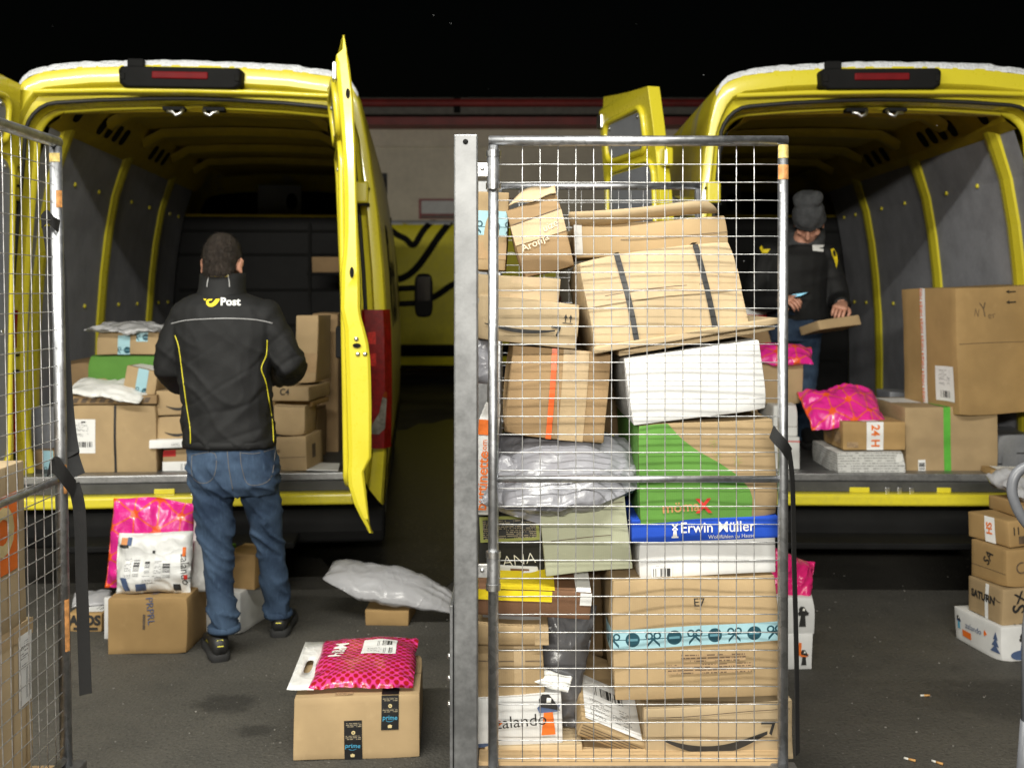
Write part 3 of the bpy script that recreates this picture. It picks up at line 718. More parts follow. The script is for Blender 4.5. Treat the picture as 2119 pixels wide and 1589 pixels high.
    for s in (-1, 1):
        for y in (1.15, 4.85):
            rings = [[(s * x, y + r * math.cos(a), .34 + r * math.sin(a)) for a in [2 * PI * k / 28 for k in range(28)]] for x, r in ((.68, .22), (.69, .32), (.74, .34), (.88, .34), (.93, .32), (.94, .22))]
            w = MB().loft(rings).obj('wheel', M['tyre'], v, False); shade_auto(w, 35)
            MB().loft([[(s * x, y + r * math.cos(a), .34 + r * math.sin(a)) for a in [2 * PI * k / 24 for k in range(24)]] for x, r in ((.90, .215), (.945, .205), (.925, .15), (.95, .05))]).obj('rim', M['dull_steel'], w)
        def mx(name): pass
        mi = MB().loft([[(s * x, y, 1.48 + .22 * math.sin(a) * k if True else 0) if False else (s * (1.20 + .085 * math.copysign(abs(math.cos(a)) ** .5, math.cos(a)) * k), y, 1.45 + .20 * math.copysign(abs(math.sin(a)) ** .5, math.sin(a)) * k) for a in [2 * PI * i / 20 for i in range(20)]] for y, k in ((4.25, .92), (4.27, 1), (4.38, .95), (4.42, .7))]).obj('wing_mirror', M['black_plastic'], v, True)
        mi.data.set_sharp_from_angle(angle=R(40))
        MB().box(min(s * 1.14, s * 1.26), max(s * 1.14, s * 1.26), 4.243, 4.249, 1.40, 1.62).obj('mirror_glass', M['glass_dark'], mi)
        for z in (1.52, 1.38): MB().tube([(s * .94, 4.33, z - .01), (s * 1.16, 4.33, z)], .026, 8).obj('mirror_arm', M['black_plastic'], mi, True)
    # snow on the roof
    rnd = random.Random(4); rows = []; ny, nx = 60, 56
    for i in range(ny + 1):
        y = .004 + 4.1 * (i / ny) ** 1.6; row = []
        for j in range(nx + 1):
            t = j / nx * 2 - 1; edge = min(1, (1 - abs(t)) * 7); z0 = interp([(a, b) for a, b in reversed(SIDE)], abs(t) * .835)
            th = .5 * (.008 + .014 * noise.noise(Vector((t * 9, y * 5, 1))) + .008 * noise.noise(Vector((t * 40, y * 34, 4))) + .012) * (.35 + .65 * edge)
            if i == 0: th *= .05
            row.append((t * .835, y + (.012 * noise.noise(Vector((t * 30, 0, 8))) if i < 2 else 0), z0 - .004 + max(.004, th) * (1 if 0 < i else .1) - (.022 if i == 0 else 0)))
        rows.append(row)
    sn = MB().grid(rows).obj('roof_snow', M['snow'], v, True); sn['kind'] = 'stuff'
    return v

def door_profile():
    wo = [(.50, .03), (.60, .035), (.72, .02), (.78, .045), (.99, .05), (1.17, .047), (1.25, .041), (1.34, .02), (1.42, .0), (1.58, -.002), (1.7, -.008), (1.91, -.016), (2.12, -.03), (2.32, -.055), (2.46, -.09)]
    wi = [(.50, -.03), (.68, -.062), (.78, -.051), (.99, -.057), (1.17, -.062), (1.335, -.066), (1.42, -.086), (1.58, -.082), (1.7, -.068), (1.91, -.068), (2.12, -.078), (2.32, -.105), (2.46, -.125)]
    return wo, wi
WO = [(.455, .047), (.62, .027), (.72, .016), (.78, .049), (.99, .050), (1.17, .047), (1.25, .041), (1.315, .025), (1.40, .0), (1.58, -.002), (1.7, -.008), (1.91, -.014), (2.116, -.02), (2.32, -.027), (2.486, -.047), (2.60, -.068)]
WI = [(.455, .040), (.555, -.02), (.68, -.058), (.78, -.051), (.99, -.057), (1.17, -.062), (1.335, -.068), (1.42, -.086), (1.58, -.082), (1.7, -.068), (1.91, -.068), (2.116, -.076), (2.32, -.092), (2.47, -.106), (2.505, -.100), (2.53, -.074), (2.60, -.071)]
def make_door(van, s, hinge, ang, lean=1):
    """rear door: s=1 right leaf, -1 left leaf (mirrored); x along the leaf from the hinge, y outwards, z up"""
    Wd = .80; zs = [.455, .52, .58, .66, .72, .78, .9, 1.0, 1.1, 1.2, 1.27, 1.335, 1.38, 1.42, 1.5, 1.58, 1.65, 1.75, 1.9, 2.0, 2.1, 2.2, 2.32, 2.42, 2.47, 2.505, 2.53, 2.56, 2.60]
    def curve(a, z):          # the leaf's lower and upper corners curve in near the hinge
        return min(z, 2.50 + .09 * min(1, a / Wd) ** 1.2)
    base = lambda z: interp([(.5, 0), (1.1, 0), (1.6, -.016), (2.0, -.05), (2.3, -.085), (2.6, -.13)], z) * lean
    def wo(a, z): return lerp(base(z) + .02, interp(WO, z), min(1, a / Wd) ** .8)
    def wi(a, z): return lerp(base(z) - .045, interp(WI, z), min(1, a / Wd) ** .8)
    cols = [(0, 'o'), (.1, 'o'), (.3, 'o'), (.55, 'o'), (.72, 'o'), (.79, 'o'), (.80, 'm'), (.797, 'i'), (.785, 'i'), (.74, 'i'), (.70, 'i'), (.55, 'i'), (.3, 'i'), (.1, 'i'), (0, 'i')]
    rows = []
    for z in zs:
        row = []
        for a, k in cols:
            zz = curve(a, z)
            if k == 'o': w = wo(a, zz)
            elif k == 'm': w = lerp(wo(a, zz), wi(a, zz), .12)
            else:
                w = wi(a, zz) + ((.020 if a > .79 else .004 if a > .78 else 0) if z < 2.5 else 0)
            row.append((a, s * w, zz))
        rows.append(row)
    mb = MB().grid(rows, True, flip=s < 0); n = len(cols); k = (len(zs) - 1) * n
    mb.f.append(list(range(n)) if s > 0 else list(range(n))[::-1]); mb.f.append([k + i for i in range(n)][::(-1 if s > 0 else 1)])
    d = shade_auto(mb.obj('rear_door', M['yellow'], van), 28)
    d.location = hinge; d.rotation_euler = (0, 0, ang)
    bevel(d, .006, 2, 50)
    def panel(name, a0, a1, z0, z1, mat, rr, off, par):
        pts = []; 
        for cx, cz, q in ((a1 - rr, z1 - rr, 0), (a0 + rr, z1 - rr, 1), (a0 + rr, z0 + rr, 2), (a1 - rr, z0 + rr, 3)):
            for i in range(5):
                t = PI / 2 * (q + i / 4); pts.append((cx + rr * math.cos(t), cz + rr * math.sin(t)))
        c = ((a0 + a1) / 2, (z0 + z1) / 2)
        rings = [[(c[0] + (x - c[0]) * q, s * (wi(c[0] + (x - c[0]) * q, c[1] + (z - c[1]) * q) - off * e), c[1] + (z - c[1]) * q) for x, z in pts] for q, e in ((1.0, -.3), (.995, 1), (.7, 1), (.4, 1), (.15, 1))]
        mb = MB().grid(rings, True, flip=s > 0); k = len(mb.v) - len(pts); mb.f.append([k + i for i in range(len(pts))][::-1 if s > 0 else 1])
        return mb.obj(name, M[mat], par), pts
    def beading(name, pts, r, par):
        return MB().tube([(x, s * (wi(x, z) - r * .35), z) for x, z in pts], r, 8, True).obj(name, M['yellow'], par, True)
    up, p1 = panel('upper_panel', .13, .66, 2.22, 2.40, 'grey_door', .06, .004, d); beading('window_beading', [(x + (.02 if x > .4 else -.02), z + (.02 if z > 2.31 else -.02)) for x, z in p1], .016, d)
    lo, p2 = panel('lower_panel', .07, .69, .66, 2.13, 'grey_door', .08, .006, d); beading('panel_beading', [(x + (.02 if x > .4 else -.02), z + (.02 if z > 1.3 else -.02)) for x, z in p2], .014, d)
    for x, z in ((.18, 2.38), (.61, 2.38), (.18, 2.24), (.61, 2.24), (.12, 2.09), (.64, 2.09), (.12, 1.3), (.64, 1.3), (.64, 1.65), (.64, 1.0)):
        MB().ell((x, s * (wi(x, z) - .008), z), .012, .006, .012, None, 5, 8).obj('screw', M['steel'], d, True)
    bevel(MB().box(.60, .68, min(s * -.105, s * -.075), max(s * -.105, s * -.075), 1.20, 1.34).obj('inner_handle', M['black_plastic'], d), .008)
    # free edge: slots, latch mouth, bolts
    xe = .803
    def onedge(z, f): return lerp(interp(WI, z) + .02, interp(WO, z), f)
    for z, f, hw, hh, nm in ((2.34, .5, .009, .022, 'slot'), (1.575, .45, .009, .024, 'slot'), (1.262, .38, .018, .010, 'latch_mouth')):
        w = s * onedge(z, f); ring = [(xe - .001, w + hw * math.cos(a), z + hh * math.sin(a)) for a in [2 * PI * i / 12 for i in range(12)]]
        MB().loft([[(x, y, zz) for x, y, zz in ring], [(xe + .004, y, zz) for x, y, zz in ring]]).obj(nm, M['chassis'], d)
    for z, f in ((1.29, .4), (1.225, .4), (1.225, .75)):
        MB().ell((xe, s * onedge(z, f), z), .005, .010, .010, None, 6, 10).obj('bolt', M['steel'], d, True)
    bevel(MB().box(.72, .79, min(s * -.118, s * -.098), max(s * -.118, s * -.098), 2.40, 2.48).obj('top_latch', M['steel'], d), .006)
    for z in (.75, 1.45, 2.15):
        bevel(MB().box(-.07, .02, min(s * (base(z) - .03), s * (base(z) + .015)), max(s * (base(z) - .03), s * (base(z) + .015)), z - .045, z + .045).obj('hinge', M['yellow'], d), .01)
    return d

VG = 'yellow delivery vans'
van1 = make_van()
tag(van1, 'yellow delivery van open at the back in front of the standing man, black plastic taillight beside its right door', 'van', VG)
van2 = copy_tree(van1); tag(van2, 'yellow delivery van open at the back behind the full roll cage, large brown carton inside', 'van', VG)
van3 = copy_tree(van1, skip=('wall_panel', 'pillar', 'roof_rail', 'roof_rib', 'header_panel', 'plug', 'punched_hole', 'door_latch', 'bulkhead', 'roof_lining', 'vent_panel', 'cab_headliner', 'opening_lip', 'striker'))
tag(van3, 'yellow van parked sideways by the depot wall with a black horn emblem', 'van', VG)
van1['label'] = 'yellow delivery van open at the back in front of the standing man'
van1.location = (-1.612, 5.31, 0); van1.rotation_euler = (0, 0, R(5.2))
van2.location = (1.865, 5.34, 0); van2.rotation_euler = (0, 0, R(-1.3))
van3.location = (.75, 16.9 + .99, 0); van3.rotation_euler = (0, 0, R(90))
dirv = math.atan2(-.79, .115)
door1 = make_door(van1, 1, (.845, -.035, 0), dirv - R(5.2))
make_door(van1, -1, (-.875, -.035, 0), R(-95) - R(5.2), .35)
make_door(van2, -1, (-1.045, -.10, 0), R(107) + R(1.3))
make_door(van2, 1, (1.10, -.08, 0), R(72) + R(1.3))
for van in (van1, van2):
    for s in (-1, 1):
        for z in (1.16, 1.99):
            hb = bevel(MB().box(s * .855 - .035, s * .855 + .035, -.05, .02, z - .055, z + .055).obj('hinge_bracket', M['yellow'], van), .012, 3)
            for dz in (-.06, .02): MB().box(s * .855 - .04, s * .855 + .04, -.042, .0, z + dz - .006, z + dz + .006).obj('hinge_gap', M['chassis'], hb)
    for z in (1.2, 1.95):
        MB().tube([(-.99 if z < 1.5 else -.95, .03, z), (-1.05, -.05, z), (-1.10, -.08, z)], .022, 8).obj('hinge_arm', M['steel'], van, True)
for ch in van3.children:
    if ch.name.split('.')[0] == 'body': ch.data = ch.data.copy(); ch.data.materials[0] = M['yellow_far']
# horn emblem on the parked van's side: thick curved bands lying on the flank (its left side, x = -su(z))
def flank_band(name, pts, wd, van, mat='black_plastic', side=-1, off=.012):
    """pts: (y along the van, z)"""
    n = len(pts); V = []
    for i, (y, z) in enumerate(pts):
        a = Vector(pts[max(0, i - 1)]); b = Vector(pts[min(n - 1, i + 1)]); t = (b - a).normalized(); q = Vector((-t.y, t.x)) * wd / 2
        for k in (-1, 1):
            yy, zz = y + q.x * k, z + q.y * k; V.append((side * (su(zz) + off), yy, zz))
    return meshobj(name, V, [[2 * i, 2 * i + 1, 2 * i + 3, 2 * i + 2] for i in range(n - 1)], M[mat], van)
def px3(px, py): 
    X = (px - CX) / F * 16.9; z = CH - (py - HY) / F * 16.9; return (.75 - X, z)
def smooth_path(p, n=8):
    p = [Vector(a) for a in p]; out = []
    for i in range(len(p) - 1):
        a, b, c, d = p[max(0, i - 1)], p[i], p[i + 1], p[min(len(p) - 1, i + 2)]
        for k in range(n):
            t = k / n; out.append(.5 * ((2 * b) + (c - a) * t + (2 * a - 5 * b + 4 * c - d) * t * t + (3 * b - a - 3 * c + d) * t ** 3))
    return out + [p[-1]]
flank_band('horn_emblem', [px3(*q) for q in smooth_path([(800, 470), (820, 485), (838, 494), (855, 507), (872, 480), (888, 460), (892, 454), (880, 454)], 5)], .10, van3)
flank_band('horn_emblem', [px3(*q) for q in smooth_path([(935, 452), (905, 492), (880, 530), (860, 556), (840, 572), (812, 582)], 6)], .11, van3)
flank_band('horn_emblem', [px3(*q) for q in smooth_path([(960, 580), (935, 590), (915, 604), (895, 616), (870, 625)], 6)], .10, van3)
flank_band('lower_stripe', [px3(*q) for q in ((800, 724), (860, 724), (960, 724), (1100, 724))], .17, van3)
# lettering along the right flank of the first van
def flank_text(txt, y0, z0, size, van):
    p, f = text_geo(txt, size, .02, 'LEFT')
    return meshobj('lettering', [(su(z0 + b) + .006, y0 + a, z0 + b) for a, b in p], f, M['black_plastic'], van)
flank_text('Post', .95, 1.55, .85, van1)
# ---------------------------------------------------------------- roll cages
ZT, S0 = 2.75, 800.0                        # distance of the near gate; 800 pixels to the metre there
def gx(px): return (px - CX) / S0
def gz(py): return CH - (py - HY) / S0
def wire_mesh(name, L, r, wob, seed):
    rnd = random.Random(seed); n = 12
    pts = [(L * i / n, wob * noise.noise(Vector((i * .7, seed, 0))), wob * noise.noise(Vector((i * .7, seed, 9)))) for i in range(n + 1)]
    o = MB().tube(pts, r, 6).obj(name, M['wire'], None, True); me = o.data; bpy.data.objects.remove(o); return me
def put(name, me, parent, loc, rot=(0, 0, 0)):
    o = bpy.data.objects.new(name, me); link(o, parent); o.location = loc; o.rotation_euler = rot; return o
def gate(root, x0, x1, z0, z1, Y, xv, zh, zmid, r=.0135, rail=.0135, hx0=None):
    """tube frame with a welded wire grid in the plane y = Y; xv, zh: where the wires stand"""
    MB().tube([(x0, Y, z0), (x0, Y, z1 - .012)], r, 14).obj('gate_post', M['galv'], root, True)
    MB().tube([(x1, Y, z0), (x1, Y, z1 - .012)], r, 14).obj('gate_post', M['galv'], root, True)
    MB().tube([(x0 - .012, Y, z1), (x1 + .012, Y, z1)], rail, 14).obj('top_rail', M['galv'], root, True)
    MB().tube([(x0, Y, zmid), (x1, Y, zmid)], .009, 12).obj('middle_rail', M['galv'], root, True)
    MB().tube([(x0, Y, z0 - .022), (x1, Y, z0 - .022)], .009, 12).obj('bottom_rail', M['galv'], root, True)
    hv = [wire_mesh('wire', x1 - (hx0 if hx0 is not None else x0), .00135, .0012, k) for k in range(3)]
    vv = [wire_mesh('wire', z1 - z0 - .02, .00135, .0014, k + 5) for k in range(3)]
    for i, z in enumerate(zh): put('wire', hv[i % 3], root, (hx0 if hx0 is not None else x0, Y - .004, z))
    for i, x in enumerate(xv): put('wire', vv[i % 3], root, (x, Y, z0 + .01), (0, R(-90), 0))

cage1 = empty('roll_cage', (gx(1300), ZT, 0)); tag(cage1, 'tall galvanised roll cage packed full of parcels, right of the middle', 'roll cage', 'galvanised roll cages')
ox, oy = cage1.location.x, cage1.location.y
def rel(o):                                  # parts are modelled in world space, then hung on the cage's Empty
    for ch in o.children: ch.matrix_parent_inverse = Matrix.Translation(-Vector(o.location))
xv = [gx(1081 + 36.9 * k) for k in range(14)]; zh = [gz(341 + 37.15 * k) for k in range(34)]
gate(cage1, gx(1021), gx(1620), .27, gz(292), ZT, xv, zh, gz(991))
D = 1.2
gate(cage1, gx(1021), gx(1613), .27, gz(292), ZT + D, xv, zh, gz(991))
p = bevel(MB().box(gx(940), gx(989), ZT - .02, ZT + .04, .20, gz(280)).obj('corner_post', M['alu'], cage1), .004)
MB().ell((gx(964), ZT - .021, gz(296)), .007, .003, .007).obj('rivet', M['chassis'], p, True)
bevel(MB().box(gx(940), gx(989), ZT + D - .04, ZT + D + .02, .20, gz(280)).obj('corner_post', M['alu'], cage1), .004)
pl = bevel(MB().box(gx(931), gx(938), ZT - .01, ZT + D, .20, gz(1250)).obj('side_plate', M['alu'], cage1), .002)
for py in (1362, 1408, 1462): MB().ell((gx(929), ZT + .02, gz(py)), .006, .009, .009).obj('bolt', M['steel'], pl, True)
for zz in (gz(352), gz(1180)):
    h = MB().tube([(gx(1021), ZT, zz - .034), (gx(1021), ZT, zz + .034)], .0175, 14).obj('hinge_sleeve', M['galv'], cage1, True); shade_auto(h, 40)
    for dz in (.042, -.042): shade_auto(MB().tube([(gx(1021), ZT, zz + dz - .008), (gx(1021), ZT, zz + dz + .008)], .0195, 14).obj('collar', M['steel'], h), 40)
    bevel(MB().box(gx(988), gx(1012), ZT - .006, ZT + .006, zz - .018, zz + .018).obj('hinge_plate', M['steel'], h), .002)
    MB().ell((gx(998), ZT - .008, zz + .002), .006, .004, .006).obj('bolt', M['steel'], h, True)
b = MB().box(gx(938), gx(1640), ZT - .02, ZT + D + .02, .20, .262).obj('base_frame', M['alu'], cage1); bevel(b, .006)
MB().box(gx(990), gx(1630), ZT + .02, ZT + D - .02, .262, .272).obj('deck_board', M['pine'], cage1)
bevel(MB().box(gx(1598), gx(1650), ZT - .03, ZT + .03, .21, .268).obj('corner_shoe', M['alu'], cage1), .004)
for x in (gx(975), gx(1600)):
    for y in (ZT + .12, ZT + D - .12):
        w = MB().loft([[(x + q, y + rr * math.cos(a), .07 + rr * math.sin(a)) for a in [2 * PI * k / 18 for k in range(18)]] for q, rr in ((-.02, .06), (-.016, .07), (.016, .07), (.02, .06))]).obj('castor', M['tyre'], cage1); shade_auto(w, 35)
        MB().box(x - .03, x + .03, y - .03, y + .03, .145, .20).obj('castor_fork', M['dull_steel'], w)
# stickers wrapped round the right gate post
def wrap(name, px, y0, y1, mat, r=.0142, a0=200, a1=340, par=None, seed=1, X=None, Y=ZT):
    rows = []
    for i in range(5):
        z = lerp(gz(y0), gz(y1), i / 4)
        rows.append([((gx(px) if X is None else X) + r * math.cos(R(lerp(a0, a1, k / 10))), Y + r * math.sin(R(lerp(a0, a1, k / 10))), z + .004 * noise.noise(Vector((k, i, seed)))) for k in range(11)])
    return MB().grid(rows, flip=True).obj(name, M[mat], par, True)
wrap('sticker', 1620, 301, 328, 'sticker', par=cage1, seed=2); wrap('sticker', 1620, 342, 372, 'sticker_orange', par=cage1, seed=3); wrap('sticker', 1620, 383, 398, 'paper', a0=225, a1=260, par=cage1)
# black webbing: tied at the right post and hanging
def ribbon(name, pts, wdir, wd, mat, parent, thick=.0025):
    """a strip along pts; wdir: direction of its width (one vector or one per point)"""
    n = len(pts); rows = []
    for i, p in enumerate(pts):
        wv = Vector(wdir[i] if isinstance(wdir[0], (list, tuple, Vector)) else wdir).normalized() * wd / 2
        a = Vector(pts[max(0, i - 1)]); c = Vector(pts[min(n - 1, i + 1)]); nn = (c - a).normalized().cross(wv.normalized()).normalized() * thick / 2; p = Vector(p)
        rows.append([p - wv - nn, p + wv - nn, p + wv + nn, p - wv + nn])
    return MB().loft(rows).obj(name, M[mat], parent, False)
sp = smooth_path([W(1597, 893, 2.735), W(1606, 905, 2.715), W(1622, 922, 2.715), W(1634, 940, 2.74)], 5)
ribbon('tie_strap', sp, (.3, -.2, 1), .034, 'webbing', cage1)
sp = smooth_path([W(1633, 935, 2.77), W(1640, 1000, 2.78), W(1643, 1150, 2.79), W(1648, 1350, 2.79), W(1650, 1560, 2.78)], 6)
ribbon('hanging_strap', sp, (.55, .8, 0), .03, 'webbing', cage1)
rel(cage1)

# the left cage, seen along its gate
cage2 = empty('roll_cage', (-1.17, ZT, 0)); tag(cage2, 'roll cage cut by the left edge of the picture, its gate seen at a slant', 'roll cage', 'galvanised roll cages')
holder = {}
def gate_side(root, X, Y0, Y1, z0, z1, yv, zh, zmid):
    r = .0145
    MB().tube([(X, Y1, z0), (X, Y1, z1 - .012)], .0155, 14).obj('gate_post', M['galv'], root, True)
    MB().tube([(X, Y0, z0), (X, Y0, z1 - .012)], .0155, 14).obj('gate_post', M['galv'], root, True)
    MB().tube([(X, Y0 - .012, z1), (X, Y1 + .014, z1)], .0145, 14).obj('top_rail', M['galv'], root, True)
    MB().tube([(X, Y0, zmid), (X, Y1, zmid)], .009, 12).obj('middle_rail', M['galv'], root, True)
    MB().tube([(X, Y0, z0 + .02), (X, Y1, z0 + .02)], .009, 12).obj('bottom_rail', M['galv'], root, True)
    hv = [wire_mesh('wire', Y1 - Y0, .00135, .00135, k + 20) for k in range(3)]; vv = [wire_mesh('wire', z1 - z0 - .02, .00135, .00135, k + 25) for k in range(3)]
    for i, z in enumerate(zh): put('wire', hv[i % 3], root, (X, Y0, z), (0, 0, R(90)))
    for i, y in enumerate(yv): put('wire', vv[i % 3], root, (X - .004, y, z0 + .01), (0, R(-90), 0))
gate_side(cage2, 0, -.98, 0, .27, gz(294), [-.05 - .0465 * k for k in range(20)], [gz(346 + 37.3 * k) for k in range(33)], gz(990))
bevel(MB().box(-.80, .012, -1.0, .02, .20, .262).obj('base_frame', M['alu'], cage2), .006)
MB().box(-.78, -.012, -.98, 0, .262, .272).obj('deck_board', M['pine'], cage2)
bevel(MB().box(-.035, .040, -.05, .035, .20, .272).obj('corner_shoe', M['alu'], cage2), .004)
for x in (-.72, -.06):
    for y in (-.9, -.1):
        w = MB().loft([[(x + q, y + rr * math.cos(a), .07 + rr * math.sin(a)) for a in [2 * PI * k / 18 for k in range(18)]] for q, rr in ((-.02, .06), (-.016, .07), (.016, .07), (.02, .06))]).obj('castor', M['tyre'], cage2); shade_auto(w, 35)
wrap('sticker', 0, 318, 336, 'sticker', r=.0160, a0=200, a1=330, par=cage2, seed=5, X=0, Y=0); wrap('sticker', 0, 395, 430, 'sticker_orange', r=.0160, a0=290, a1=350, par=cage2, seed=6, X=0, Y=0)
wrap('sticker', 0, 1238, 1345, 'sticker_orange', r=.0160, a0=300, a1=350, par=cage2, seed=6, X=0, Y=0); wrap('sticker', 0, 960, 1020, 'sticker_orange', r=.0160, a0=310, a1=350, par=cage2, seed=7, X=0, Y=0)
def L2(px, py, Y): return W(px, py, Y) - Vector(cage2.location)
ribbon('tie_strap', smooth_path([L2(92, 458, 2.73), L2(104, 448, 2.71), L2(118, 462, 2.715), L2(131, 470, 2.75)], 5), (.1, -.3, 1), .034, 'webbing', cage2)
ribbon('hanging_strap', smooth_path([L2(112, 468, 2.78), L2(122, 560, 2.79), L2(126, 700, 2.79), L2(133, 850, 2.79), L2(143, 935, 2.78), L2(157, 985, 2.76)], 6), [(1, .5, 0)] * 25 + [(.5, .8, .2)] * 6, .045, 'webbing', cage2)
ribbon('tie_strap', smooth_path([L2(98, 968, 2.72), L2(112, 962, 2.705), L2(130, 985, 2.71), L2(150, 1012, 2.74)], 5), (.35, -.3, 1), .05, 'webbing', cage2)
ribbon('hanging_strap', smooth_path([L2(148, 1000, 2.75), L2(160, 1060, 2.755), L2(162, 1200, 2.755), L2(164, 1330, 2.75), L2(166, 1437, 2.74)], 6), (1, .12, .18), .031, 'webbing', cage2)
cage2.rotation_euler = (0, R(-1.0), 0); cage2.location.x = -1.148; cage2.location.z = 0
# ---------------------------------------------------------------- parcels in the full cage
G1 = 'parcels in the full roll cage'
B = {}
def c1(key, *a, **k):
    k.setdefault('group', G1); B[key] = pbox(*a, **k); return B[key]
b = c1('bow_small', 'cardboard_box', 'small carton with blue bow tape at the top left corner of the full cage', (985, 392), (1050, 398), (1052, 560), (985, 560), 3.05, .35, 'kraft')
b.decal('bow_tape', 'front', .0, .45, 1, .76, 'bow_tape'); b.tape('front', 'u', .25, .05)
b = c1('berry', 'cardboard_box', 'tilted carton with pale lettering and a torn flap, top left in the cage', (1052, 425), (1160, 400), (1187, 552), (1078, 574), 2.98, .38, 'kraft_dark', dent=.007, bulge=.008, skew=.012)
b.tape('front', 'u', .62, .06, 'tape_clear'); b.seam('front', 'u', .78); b.text('front', 'Aron', .30, .43, .030, 'ink_pale', 8); b.text('front', 'ja', .58, .47, .03, 'ink_pale', 8); b.text('front', 'uize', .72, .60, .028, 'ink_pale', 8)
MBf = MB().grid([[W(1052 + 98 * t, 425 - 25 * t - 4 * math.sin(t * 9), 2.982 + .002) for t in [k / 8 for k in range(9)]], [W(1072 + 76 * t, 403 - 18 * t - 3 * math.sin(t * 7), 3.06) for t in [k / 8 for k in range(9)]], [W(1084 + 62 * t, 392 - 8 * t - 3 * math.sin(t * 5), 3.14) for t in [k / 8 for k in range(9)]]])
o = MBf.obj('box_flap', M['kraft_light'], None, True); o.modifiers.new('Solidify', 'SOLIDIFY').thickness = .004; o.parent = b.o; o.matrix_parent_inverse = b.o.matrix_basis.inverted()
b = c1('long', 'cardboard_box', 'long pale carton with an open flap lying at the very top of the full cage', (1183, 468), (1498, 442), (1506, 520), (1190, 532), 3.12, .55, 'kraft', dent=.008, bulge=.006)
b.decal('tape', 'front', .0, .1, .05, 1, 'tape_grey'); b.tape('front', 'u', .5, .002, 'ink_soft', .3, 1)
fl = MB().grid([[W(lerp(1180, 1490, t), lerp(468, 443, t) + 4 * math.sin(t * 6), 3.115) for t in [k / 10 for k in range(11)]], [W(lerp(1176, 1478, t), lerp(450, 430, t) + 3 * math.sin(t * 5), 3.10) for t in [k / 10 for k in range(11)]], [W(lerp(1178, 1462, t), lerp(440, 416, t) + 3 * math.sin(t * 4), 3.09) for t in [k / 10 for k in range(11)]]])
o = fl.obj('box_flap', M['kraft_light'], None, True); o.modifiers.new('Solidify', 'SOLIDIFY').thickness = .004; o.parent = b.o; o.matrix_parent_inverse = b.o.matrix_basis.inverted()
b = c1('strap', 'cardboard_box', 'big carton bound by two black straps, upper right of the full cage', (1200, 530), (1521, 496), (1537, 672), (1226, 728), 2.86, .50, 'kraft_light', dent=.010, bulge=.010, skew=.008, pitch=-6)
for u in (.262, .778): b.decal('strap', 'front', u - .018, .0, u + .018, 1, 'strap_black', .003, -.015); b.decal('strap', 'top', u - .022, 0, u + .014, 1, 'strap_black', .003)
b.tape('front', 'u', .56, .055, 'tape_clear'); b.seam('front', 'u', .55); b.seam('left', 'v', .3)
for i, (a, c, Y, th, sx, lab) in enumerate((((1228, 736), (1606, 672), 2.84, 13, 0, 'upper of two flat cardboard sheets slid under the strapped carton'), ((1282, 738), (1604, 684), 2.87, 11, 0, 'lower of two flat cardboard sheets, lying on the white carton'))):
    d = (a[1] - c[1]) * 1.0
    b = c1('sheet%d' % i, 'cardboard_sheet', lab, (a[0], a[1] - th), (c[0], c[1] - th), c, a, Y, .5, 'kraft_light', cat='cardboard sheet', dent=.006, bulge=.0, skew=.003)
b = c1('white', 'cardboard_box', 'plain white carton under the strapped carton in the full cage', (1294, 745), (1567, 703), (1584, 846), (1312, 880), 2.85, .48, 'white_board', yaw=0, dent=.005)
b.seam('left', 'v', .5)
b = c1('low_brown', 'cardboard_box', 'low carton with a tape strip on top of the arrow carton in the full cage', (985, 566), (1158, 578), (1158, 632), (985, 616), 2.93, .4, 'kraft_light'); b.decal('tape', 'front', .42, 0, .78, 1, 'tape_clear')
b = c1('smile_up', 'cardboard_box', 'carton with a curved arrow print and two small up arrows in the full cage', (984, 612), (1201, 632), (1195, 722), (984, 702), 2.88, .46, 'kraft_light')
b.smile('front', .08, .83, .38, .012, .010); 
for u in (.865, .915):
    b.flat('up_arrow', 'front', [(b.w * u + x, b.h * .58 + y) for x, y in ((-.0012, 0), (.0012, 0), (.0012, .016), (-.0012, .016), (-.005, .011), (0, .022), (.005, .011))], [[0, 1, 2, 3], [4, 6, 5][::1], ], 'ink')
b.tape('front', 'u', .56, .002, 'ink', .84, .94); b.tape('right', 'u', .5, .05)
b = c1('orange', 'cardboard_box', 'brown carton with a slanted orange strip in the full cage', (1061, 716), (1268, 736), (1247, 913), (1038, 906), 2.90, .45, 'kraft_dark', dent=.008, bulge=.008)
b.decal('orange_strip', 'front', .40, 0, .455, 1, 'orange_strap', .002, .0); b.decal('tape', 'front', .52, 0, .78, 1, 'tape_clear')
b = c1('green', 'cardboard_box', 'green and brown printed carton on the blue carton in the full cage', (1329, 882), (1606, 864), (1606, 1070), (1312, 1082), 2.85, .50, 'kraft', dent=.006)
def curve_patch(b, name, face, fn, mat, off=.0012, n=24, v0=0, v1=1):
    """print bounded on the right by a curve u = fn(v)"""
    P = [];
    for i in range(n + 1):
        v = lerp(v0, v1, i / n)
        for k in range(9): P.append(b.pt(face, fn(v) * k / 8, v, off))
    return meshobj(name, P, [[i * 9 + k, i * 9 + k + 1, (i + 1) * 9 + k + 1, (i + 1) * 9 + k] for i in range(n) for k in range(8)], M[mat], b.o)
curve_patch(b, 'green_print', 'front', lambda v: interp([(0, .80), (.2, .815), (.3, .80), (.45, .72), (.6, .58), (.72, .43), (.85, .31), (1, .22)], v), 'green_board')
curve_patch(b, 'green_print', 'left', lambda v: 1, 'green_board')
b.text('front', 'möma', .29, .150, .040, 'ink_tan', 2, .012); b.text('front', 'X', .455, .15, .055, 'ink_red', 0, .03)
